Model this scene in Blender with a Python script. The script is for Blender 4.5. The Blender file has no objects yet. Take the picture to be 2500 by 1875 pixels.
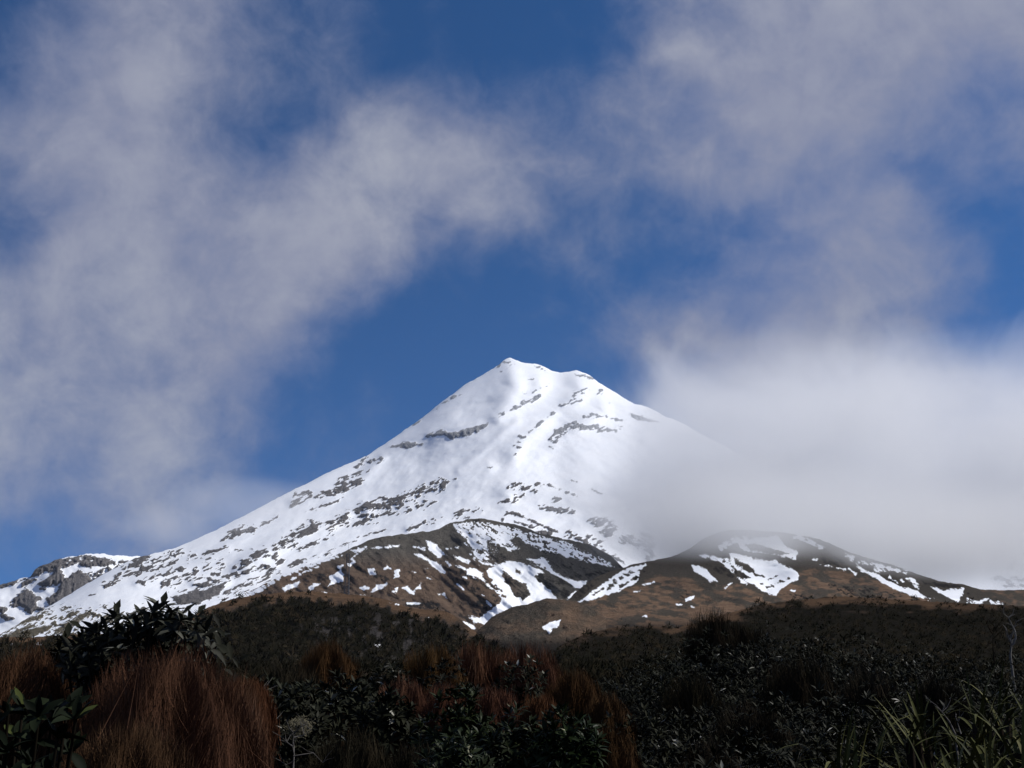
import bpy, math, random
import numpy as np
from mathutils import Vector, Matrix

random.seed(7)
RNG = np.random.default_rng(7)
SC = bpy.context.scene
COL = SC.collection

# ------------------------------------------------------------------ camera
F = 2680.0                      # focal length in photograph pixels (photo is 2500 x 1875)
PITCH = math.radians(16.0)
CAM = np.array([0.0, 0.0, 1.7])
cam_data = bpy.data.cameras.new('camera')
cam_data.sensor_width = 36.0
cam_data.lens = 36.0 * F / 2500.0
cam_data.clip_start = 0.05
cam_data.clip_end = 40000.0
cam = bpy.data.objects.new('camera', cam_data)
cam.location = CAM.tolist()
cam.rotation_euler = (math.radians(90) + PITCH, 0, 0)
COL.objects.link(cam)
SC.camera = cam
FWD = np.array([0, math.cos(PITCH), math.sin(PITCH)])
UPV = np.array([0, -math.sin(PITCH), math.cos(PITCH)])

# ------------------------------------------------------------------ exposure and render settings
SC.view_settings.view_transform = 'Standard'
SC.view_settings.look = 'None'
SC.view_settings.gamma = 1.0
SC.view_settings.use_curve_mapping = False
SC.view_settings.exposure = 0.0
SC.render.engine = 'CYCLES'
SC.cycles.use_denoising = True
SC.cycles.max_bounces = 10
SC.cycles.diffuse_bounces = 3
SC.cycles.glossy_bounces = 2
SC.cycles.volume_bounces = 8
SC.cycles.transparent_max_bounces = 8
SC.cycles.volume_step_rate = 1.0

# ------------------------------------------------------------------ sun
SUN_AZ = math.radians(84)       # clockwise from the viewing direction (+Y), so the sun stands to the right
SUN_EL = math.radians(44)
sdir = Vector((math.cos(SUN_EL) * math.sin(SUN_AZ), math.cos(SUN_EL) * math.cos(SUN_AZ), math.sin(SUN_EL)))
sun_data = bpy.data.lights.new('sun', 'SUN')
sun_data.energy = 4.8
sun_data.angle = math.radians(0.5)
sun_data.color = (1.0, 0.965, 0.92)
sun = bpy.data.objects.new('sun', sun_data)
sun.rotation_euler = sdir.to_track_quat('Z', 'Y').to_euler()
sun.location = (60, 10, 80)
COL.objects.link(sun)


# ------------------------------------------------------------------ node helpers
class NT:
    def __init__(s, tree):
        s.t = tree
        s.n = tree.nodes
        s.l = tree.links

    def new(s, typ, **kw):
        n = s.n.new(typ)
        for k, v in kw.items():
            setattr(n, k, v)
        return n

    def put(s, sock, v):
        if isinstance(v, bpy.types.NodeSocket):
            s.l.new(v, sock)
        elif v is not None:
            sock.default_value = v

    def math(s, op, a, b=None, c=None, clamp=False):
        n = s.new('ShaderNodeMath', operation=op, use_clamp=clamp)
        for i, v in enumerate((a, b, c)):
            s.put(n.inputs[i], v)
        return n.outputs[0]

    def vmath(s, op, a, b=None):
        n = s.new('ShaderNodeVectorMath', operation=op)
        s.put(n.inputs[0], a)
        if b is not None:
            s.put(n.inputs[1], b)
        return n.outputs['Value'] if op in ('DOT_PRODUCT', 'LENGTH', 'DISTANCE') else n.outputs[0]

    def maprange(s, v, a, b, c=0.0, d=1.0, smooth=True):
        n = s.new('ShaderNodeMapRange', interpolation_type='SMOOTHSTEP' if smooth else 'LINEAR')
        s.put(n.inputs[0], v)
        for i, x in enumerate((a, b, c, d)):
            s.put(n.inputs[1 + i], x)
        return n.outputs[0]

    def noise(s, vec, scale, detail=4.0, rough=0.5, dist=0.0):
        n = s.new('ShaderNodeTexNoise')
        s.put(n.inputs['Vector'], vec)
        n.inputs['Scale'].default_value = scale
        n.inputs['Detail'].default_value = detail
        n.inputs['Roughness'].default_value = rough
        n.inputs['Distortion'].default_value = dist
        return n

    def mix(s, f, a, b):
        n = s.new('ShaderNodeMix', data_type='RGBA')
        s.put(n.inputs[0], f)
        s.put(n.inputs[6], a)
        s.put(n.inputs[7], b)
        return n.outputs[2]

    def attr(s, name):
        n = s.new('ShaderNodeAttribute', attribute_name=name)
        return n.outputs['Fac']

    def ramp(s, v, stops, interp='LINEAR'):
        n = s.new('ShaderNodeValToRGB')
        cr = n.color_ramp
        cr.interpolation = interp
        while len(cr.elements) < len(stops):
            cr.elements.new(0.5)
        for e, (p, c) in zip(cr.elements, stops):
            e.position = p
            e.color = c if len(c) == 4 else (*c, 1)
        s.put(n.inputs[0], v)
        return n.outputs[0]


# ------------------------------------------------------------------ world: clear sky with broken cloud
world = bpy.data.worlds.new('World')
SC.world = world
world.use_nodes = True
W = NT(world.node_tree)
W.n.clear()
wout = W.new('ShaderNodeOutputWorld')
bg = W.new('ShaderNodeBackground')
W.l.new(bg.outputs[0], wout.inputs[0])
sky = W.new('ShaderNodeTexSky', sky_type='NISHITA')
sky.sun_disc = False
sky.sun_elevation = SUN_EL
sky.sun_rotation = SUN_AZ
sky.altitude = 2500
sky.air_density = 0.6
sky.dust_density = 0.15
sky.ozone_density = 3.5
bg.inputs['Strength'].default_value = 0.10
SKY_GAIN = 1.54
tc = W.new('ShaderNodeTexCoord')
d = W.vmath('NORMALIZE', tc.outputs['Generated'])
# a fixed chart of the sky, laid around the compass bearing of the mountain
df = W.math('MAXIMUM', W.vmath('DOT_PRODUCT', d, tuple(FWD)), 0.15)
cu = W.math('DIVIDE', W.vmath('DOT_PRODUCT', d, (1, 0, 0)), df)
cv = W.math('DIVIDE', W.vmath('DOT_PRODUCT', d, tuple(UPV)), df)
wn = W.noise(d, 5.0, 4.0, 0.55)
sep = W.new('ShaderNodeSeparateColor')
W.l.new(wn.outputs['Color'], sep.inputs[0])
cu = W.math('ADD', cu, W.math('MULTIPLY', W.math('SUBTRACT', sep.outputs[0], 0.5), 0.13))
cv = W.math('ADD', cv, W.math('MULTIPLY', W.math('SUBTRACT', sep.outputs[1], 0.5), 0.13))
U = W.math('MULTIPLY_ADD', cu, F / 2500.0, 0.5)                 # 0..1 across the bearing of the view
V = W.math('MULTIPLY_ADD', cv, -F / 140.0, 937.5 / 140.0)       # cloud rows, 140 photo pixels apart
COVER = [
    [0.00, .25, .78, .80, .30, .38, .08, .02, .05, .25, .65, .88, .95, 1.0, 1.0, 1.1],
    [0.12, .60, .85, .75, .38, .45, .15, .02, .05, .38, .82, .92, .92, .92, .82, .95],
    [0.40, .78, .92, .60, .02, .62, .72, .35, .18, .62, .78, .85, .88, .82, .50, .70],
    [0.55, .85, .95, .78, .52, .88, .95, .80, .76, .62, .55, .65, .78, .50, .20, .60],
    [0.40, .82, .95, .96, .98, .96, .84, .72, .72, .48, .15, .42, .82, .76, .25, .25],
    [0.82, .92, .95, .96, 1.0, .86, .52, .10, .12, .40, .30, .50, .92, .90, .58, .10],
    [0.85, .90, .92, .92, .88, .34, .05, .00, .02, .30, .85, .95, 1.0, .88, .35, .00],
    [0.85, .58, .80, .84, .68, .12, .00, .00, .00, .08, .60, .98, 1.0, 1.0, .72, .30],
    [0.80, .45, .72, .80, .40, .04, .00, .00, .00, .00, .50, .95, 1.0, 1.0, .95, .82],
    [0.35, .45, .68, .62, .25, .00, .00, .00, .00, .00, .40, .95, 1.0, 1.0, .95, .92],
    [-.10, .22, .48, .40, .10, .00, .00, .00, .00, .00, .30, .70, .80, .80, .80, .80],
]
cover = None
for k, row in enumerate(COVER):
    r = W.ramp(U, [(i / 15.0, (v, v, v)) for i, v in enumerate(row)], 'B_SPLINE')
    rv = W.new('ShaderNodeRGBToBW')
    W.l.new(r, rv.inputs[0])
    if k == 0:
        w = W.maprange(V, 0.0, 1.0, 1.0, 0.0, False)
    elif k == len(COVER) - 1:
        w = W.maprange(V, k - 1.0, float(k), 0.0, 1.0, False)
    else:
        w = W.math('MAXIMUM', W.math('SUBTRACT', 1.0, W.math('ABSOLUTE', W.math('SUBTRACT', V, float(k)))), 0.0)
    cover = W.math('MULTIPLY', rv.outputs[0], w) if cover is None else W.math('MULTIPLY_ADD', rv.outputs[0], w, cover)
# away from that chart the broken cloud simply goes on
elsewhere = W.maprange(W.vmath('DOT_PRODUCT', d, tuple(FWD)), 0.55, 0.75, 1.0, 0.0)
cover = W.math('ADD', W.math('MULTIPLY', cover, W.math('SUBTRACT', 1.0, elsewhere)), W.math('MULTIPLY', elsewhere, 0.55))
n1 = W.noise(d, 9.0, 6.0, 0.58, 0.3).outputs[0]
n2 = W.noise(d, 3.2, 4.0, 0.5).outputs[0]
n3 = W.noise(d, 24.0, 6.0, 0.64, 0.35).outputs[0]
dens = W.math('ADD', cover, W.math('MULTIPLY', W.math('SUBTRACT', n1, 0.5), 1.15))
dens = W.math('ADD', dens, W.math('MULTIPLY', W.math('SUBTRACT', n3, 0.5), 0.58))
alpha = W.maprange(dens, 0.06, 1.08)
alpha = W.math('MULTIPLY', alpha, 0.90)
thick = W.math('ADD', W.math('MULTIPLY', dens, 0.6), W.math('MULTIPLY', W.math('SUBTRACT', n2, 0.5), 1.4))
cloud_col = W.ramp(thick, [(0.15, (2.2, 2.55, 4.0)), (0.45, (2.8, 3.0, 4.05)), (0.95, (4.6, 4.75, 5.35))])
lift = W.vmath('NORMALIZE', W.vmath('ADD', d, (0, 0, 0.16)))     # thin mountain air: less brightening towards the horizon
W.l.new(lift, sky.inputs['Vector'])
clear = W.new('ShaderNodeMix', data_type='RGBA', blend_type='MULTIPLY')
clear.inputs[0].default_value = 1.0
W.l.new(sky.outputs[0], clear.inputs[6])
clear.inputs[7].default_value = (0.27 * SKY_GAIN, 0.645 * SKY_GAIN, 0.885 * SKY_GAIN, 1)
skyc = W.mix(alpha, clear.outputs[2], cloud_col)
W.l.new(skyc, bg.inputs['Color'])


# ------------------------------------------------------------------ numpy noise
_TAB = RNG.random((256, 256))


def vnoise(x, y, seed=0):
    x = np.asarray(x, float) + seed * 17.31
    y = np.asarray(y, float) + seed * 9.77
    xi = np.floor(x).astype(int)
    yi = np.floor(y).astype(int)
    fx = x - xi
    fy = y - yi
    fx = fx * fx * fx * (fx * (fx * 6 - 15) + 10)
    fy = fy * fy * fy * (fy * (fy * 6 - 15) + 10)
    a = _TAB[xi & 255, yi & 255]
    b = _TAB[(xi + 1) & 255, yi & 255]
    c = _TAB[xi & 255, (yi + 1) & 255]
    e = _TAB[(xi + 1) & 255, (yi + 1) & 255]
    return (a * (1 - fx) + b * fx) * (1 - fy) + (c * (1 - fx) + e * fx) * fy


def fbm(x, y, octaves=4, seed=0, gain=0.5):
    s = 0.0
    amp = 1.0
    tot = 0.0
    for o in range(octaves):
        s = s + amp * (vnoise(x * 2 ** o, y * 2 ** o, seed + o * 3) * 2 - 1)
        tot += amp
        amp *= gain
    return s / tot * 1.6


def ridged(x, y, octaves=4, seed=0):
    s = 0.0
    amp = 1.0
    tot = 0.0
    for o in range(octaves):
        s = s + amp * (1 - np.abs(vnoise(x * 2 ** o, y * 2 ** o, seed + o * 5) * 2 - 1) * 2)
        tot += amp
        amp *= 0.5
    return s / tot


def at(px, py, depth):
    """World point seen at photo pixel (px, py) at the given distance along +Y."""
    a = (np.asarray(px, float) - 1250.0) / F
    b = (937.5 - np.asarray(py, float)) / F
    dy = FWD[1] + UPV[1] * b
    dz = FWD[2] + UPV[2] * b
    k = depth / dy
    return np.stack([a * k, np.broadcast_to(depth, np.shape(a * k)) * 1.0, CAM[2] + dz * k], -1)


# ------------------------------------------------------------------ painting of snow, rock and scrub borders
ZOOM = {'P': (0, 0, 1.0), 'A': (900, 840, 800 / 2212), 'B': (0, 1200, 700 / 2212), 'C': (600, 1200, 700 / 2212),
        'D': (1200, 1200, 700 / 2212), 'E': (1800, 1200, 700 / 2212), 'G': (0, 700, 1000 / 2212)}


def seg_dist(X, Y, pts):
    best = np.full(X.shape, 1e9)
    for (x0, y0), (x1, y1) in zip(pts[:-1], pts[1:]):
        dx, dy = x1 - x0, y1 - y0
        L = dx * dx + dy * dy + 1e-9
        t = np.clip(((X - x0) * dx + (Y - y0) * dy) / L, 0, 1)
        best = np.minimum(best, np.hypot(X - x0 - t * dx, Y - y0 - t * dy))
    return best


def poly_sd(X, Y, pts):
    inside = np.zeros(X.shape, bool)
    n = len(pts)
    for i in range(n):
        x0, y0 = pts[i]
        x1, y1 = pts[(i + 1) % n]
        cross = ((y0 > Y) != (y1 > Y)) & (X < (x1 - x0) * (Y - y0) / (y1 - y0 + 1e-12) + x0)
        inside ^= cross
    dd = seg_dist(X, Y, list(pts) + [pts[0]])
    return np.where(inside, dd, -dd)


def paint(f, X, Y, ops, noise, lim=9.0):
    """ops: (sign, zoom, points, width or None for a polygon, amp). sign 's' raises the field, 'r' lowers it."""
    cols = X[:, 0]
    for op in ops:
        sign, z, pts, w = op[:4]
        amp = op[4] if len(op) > 4 else 1.5
        ox, oy, s = ZOOM[z]
        P = [(ox + a * s, oy + b * s) for a, b in pts]
        if len(P) == 1:
            P = [P[0], (P[0][0] + 0.5, P[0][1])]
        m = 14 + amp + (0 if w is None else w * s)
        x0 = min(p[0] for p in P) - m
        x1 = max(p[0] for p in P) + m
        i0, i1 = np.searchsorted(cols, [x0, x1])
        if i1 <= i0:
            continue
        Xs, Ys, N = X[i0:i1], Y[i0:i1], noise[i0:i1]
        if w is None:
            sd = poly_sd(Xs, Ys, P)
        else:
            sd = w * s * 0.5 - seg_dist(Xs, Ys, P)
        gate = np.clip((sd + 14 + amp) / 10.0, 0, 1)
        if amp >= 3.0:
            sd = np.minimum(sd, 0.28 * amp) + 1.55 * amp * N * gate
        else:
            sd = np.clip(sd, -60, lim) + (0.8 * amp + 2.7) * N * gate
        sd = np.clip(sd, -lim, lim)
        f[i0:i1] = np.maximum(f[i0:i1], sd) if sign == 's' else np.minimum(f[i0:i1], -sd)
    return f


# ------------------------------------------------------------------ terrain sheets
def interp_curve(px, pts, k):
    xs = [p[0] for p in pts]
    return np.interp(px, xs, [p[k] for p in pts])


def smooth1(a, n):
    if n < 2:
        return a
    ker = np.hanning(n + 2)[1:-1]
    ker /= ker.sum()
    pad = np.pad(a, (n, n), mode='edge')
    return np.convolve(pad, ker, 'same')[n:-n]


def make_mesh(name, co, faces_q, attrs=None, mat=None, smooth=True):
    me = bpy.data.meshes.new(name)
    co = np.ascontiguousarray(co, dtype=np.float32)
    fq = np.ascontiguousarray(faces_q, dtype=np.int32)
    k = fq.shape[1]
    me.vertices.add(len(co))
    me.vertices.foreach_set('co', co.ravel())
    me.loops.add(fq.size)
    me.loops.foreach_set('vertex_index', fq.ravel())
    me.polygons.add(len(fq))
    me.polygons.foreach_set('loop_start', np.arange(0, fq.size, k, dtype=np.int32))
    me.polygons.foreach_set('loop_total', np.full(len(fq), k, dtype=np.int32))
    if smooth:
        me.polygons.foreach_set('use_smooth', np.ones(len(fq), dtype=bool))
    for an, av in (attrs or {}).items():
        a = me.attributes.new(an, 'FLOAT', 'POINT')
        a.data.foreach_set('value', np.ascontiguousarray(av, dtype=np.float32).ravel())
    if mat is not None:
        me.materials.append(mat)
    me.update()
    me.validate()
    return me


SURF = {}


def sheet(name, label, x0, x1, step, rows, crest, bottom, mat, prof, bump, fields, crest_noise=0.0, crest_smooth=5,
          back=(8, 60.0, 0.5), seed=1):
    """A real hillside: front slope from its foot to its crest, then the far slope falling away behind the crest."""
    px = np.arange(x0, x1 + step, step, dtype=float)
    yt = smooth1(interp_curve(px, crest, 1), crest_smooth)
    if crest_noise:
        yt = yt + crest_noise * fbm(px * 0.06, px * 0 + 3.3, 4, seed, 0.6)
    Yt = smooth1(interp_curve(px, crest, 2), 25)
    yb = smooth1(interp_curve(px, bottom, 1), 25)
    Yb = smooth1(interp_curve(px, bottom, 2), 25)
    v = np.linspace(0, 1, rows)
    VV = np.broadcast_to(v[None, :], (len(px), rows))
    PX = np.broadcast_to(px[:, None], VV.shape).copy()
    ys = smooth1(yt, max(9, int(110 / step)))
    PY = yb[:, None] + (ys - yb)[:, None] * VV
    PY = PY + (yt - ys)[:, None] * np.exp(-(1 - VV) * np.abs(ys - yb)[:, None] / 30.0)
    VS = (yb[:, None] - PY) / (yb - ys)[:, None]
    D = Yb[:, None] + (Yt - Yb)[:, None] * (prof(np.clip(VS, 0, 1)) + np.maximum(VS - 1, 0))
    A = fields(PX, PY, VV)
    D = D + bump(PX, PY, VV, A)
    eps = (Yt - Yb)[:, None] * 0.12 / rows
    ramp = np.arange(rows)[None, :] * eps
    D = np.maximum.accumulate(D - ramp, axis=1) + ramp
    co = at(PX, PY, D)
    # far slope
    nb, dist, drop = back
    k = np.arange(1, nb + 1)[None, :]
    bx = co[:, -1:, 0]
    by = co[:, -1:, 1]
    bz = co[:, -1:, 2]
    t = k * dist / nb
    dirn = bx / by
    zb = bz - drop * t * (t / dist) ** 0.6
    cb = np.stack([bx + dirn * t, by + t, zb], -1)
    co = np.concatenate([co, cb], 1)
    A = {kk: np.concatenate([vv, np.repeat(vv[:, -1:], nb, 1)], 1) for kk, vv in A.items()}
    n, m = co.shape[:2]
    idx = np.arange(n * m).reshape(n, m)
    q = np.stack([idx[:-1, :-1], idx[1:, :-1], idx[1:, 1:], idx[:-1, 1:]], -1).reshape(-1, 4)
    me = make_mesh(name, co.reshape(-1, 3), q, {kk: vv.reshape(-1) for kk, vv in A.items()}, mat)
    ob = bpy.data.objects.new(name, me)
    ob['kind'] = 'structure'
    ob['label'] = label
    COL.objects.link(ob)
    SURF[name] = (co.reshape(-1, 3), A)
    return ob


# ------------------------------------------------------------------ terrain material
def terrain_mat(name, rock_a, rock_b, tus_a, tus_b, dark, fine=0.25, bumpd=0.6, edge=0.8):
    m = bpy.data.materials.new(name)
    m.use_nodes = True
    T = NT(m.node_tree)
    T.n.clear()
    out = T.new('ShaderNodeOutputMaterial')
    pb = T.new('ShaderNodeBsdfPrincipled')
    T.l.new(pb.outputs[0], out.inputs[0])
    geo = T.new('ShaderNodeNewGeometry')
    pos = geo.outputs['Position']
    nf = T.noise(pos, fine, 6.0, 0.65).outputs[0]
    nm = T.noise(pos, fine * 0.12, 5.0, 0.6).outputs[0]
    nr = T.noise(pos, fine * 0.5, 8.0, 0.7).outputs[0]
    snow_f = T.math('ADD', T.attr('snow'), T.math('MULTIPLY', T.math('SUBTRACT', nf, 0.5), 6.5))
    snow = T.maprange(snow_f, -edge, edge)
    rock = T.ramp(nr, [(0.3, rock_a), (0.7, rock_b)])
    sxyz = T.new('ShaderNodeSeparateXYZ')
    T.l.new(pos, sxyz.inputs[0])
    rime = T.maprange(sxyz.outputs[2], 650.0, 1050.0, 0.0, 0.8)
    rock = T.mix(rime, rock, (0.42, 0.44, 0.47, 1))
    tus = T.ramp(T.math('ADD', T.math('MULTIPLY', nm, 0.6), T.math('MULTIPLY', nr, 0.4)), [(0.30, tus_a), (0.70, tus_b)])
    tmask = T.maprange(T.math('ADD', T.attr('tussock'), T.math('MULTIPLY', T.math('SUBTRACT', nr, 0.5), 0.6)), 0.12, 0.88)
    g = T.mix(tmask, rock, tus)
    dk = T.ramp(nr, [(0.3, tuple(c * 0.7 for c in dark)), (0.7, tuple(c * 1.4 for c in dark))])
    dmask = T.maprange(T.math('ADD', T.attr('scrub'), T.math('MULTIPLY', T.math('SUBTRACT', nr, 0.5), 0.7)), 0.15, 0.85)
    g = T.mix(dmask, g, dk)
    sn = T.ramp(nm, [(0.3, (0.80, 0.83, 0.87)), (0.7, (0.87, 0.885, 0.90))])
    colr = T.mix(snow, g, sn)
    T.l.new(colr, pb.inputs['Base Color'])
    T.l.new(T.maprange(snow, 0.0, 1.0, 0.9, 0.55), pb.inputs['Roughness'])
    T.l.new(T.math('MULTIPLY', snow, 0.2), pb.inputs['Specular IOR Level'])
    bp = T.new('ShaderNodeBump')
    bp.inputs['Distance'].default_value = bumpd
    T.l.new(T.maprange(snow, 0.0, 1.0, 0.85, 0.10), bp.inputs['Strength'])
    T.l.new(T.math('MULTIPLY', T.math('ADD', nr, T.math('MULTIPLY', nf, 0.6)), 10.0), bp.inputs['Height'])
    T.l.new(bp.outputs[0], pb.inputs['Normal'])
    return m


# ================================================================== THE MOUNTAIN
def rot(X, Y, deg):
    c, s = math.cos(math.radians(deg)), math.sin(math.radians(deg))
    return X * c + Y * s, -X * s + Y * c


def chips(X, Y, seed, deg=-24.0, lx=26.0, ly=11.0):
    a, b = rot(X, Y, deg)
    return 0.45 * fbm(a / lx, b / ly, 4, seed, 0.6) + 0.8 * fbm(a / (lx * 0.42), b / (ly * 0.36), 3, seed + 1, 0.6)


def ribs(X, Y, lst):
    """(zoom, points, half width, height): ridges that stand out towards the viewer."""
    out = np.zeros_like(X)
    for z, pts, w, h in lst:
        ox, oy, s = ZOOM[z]
        P = [(ox + a * s, oy + b * s) for a, b in pts]
        dd = seg_dist(X, Y, P) / (w * s)
        out -= h * np.exp(-dd * dd)
    return out


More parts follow.
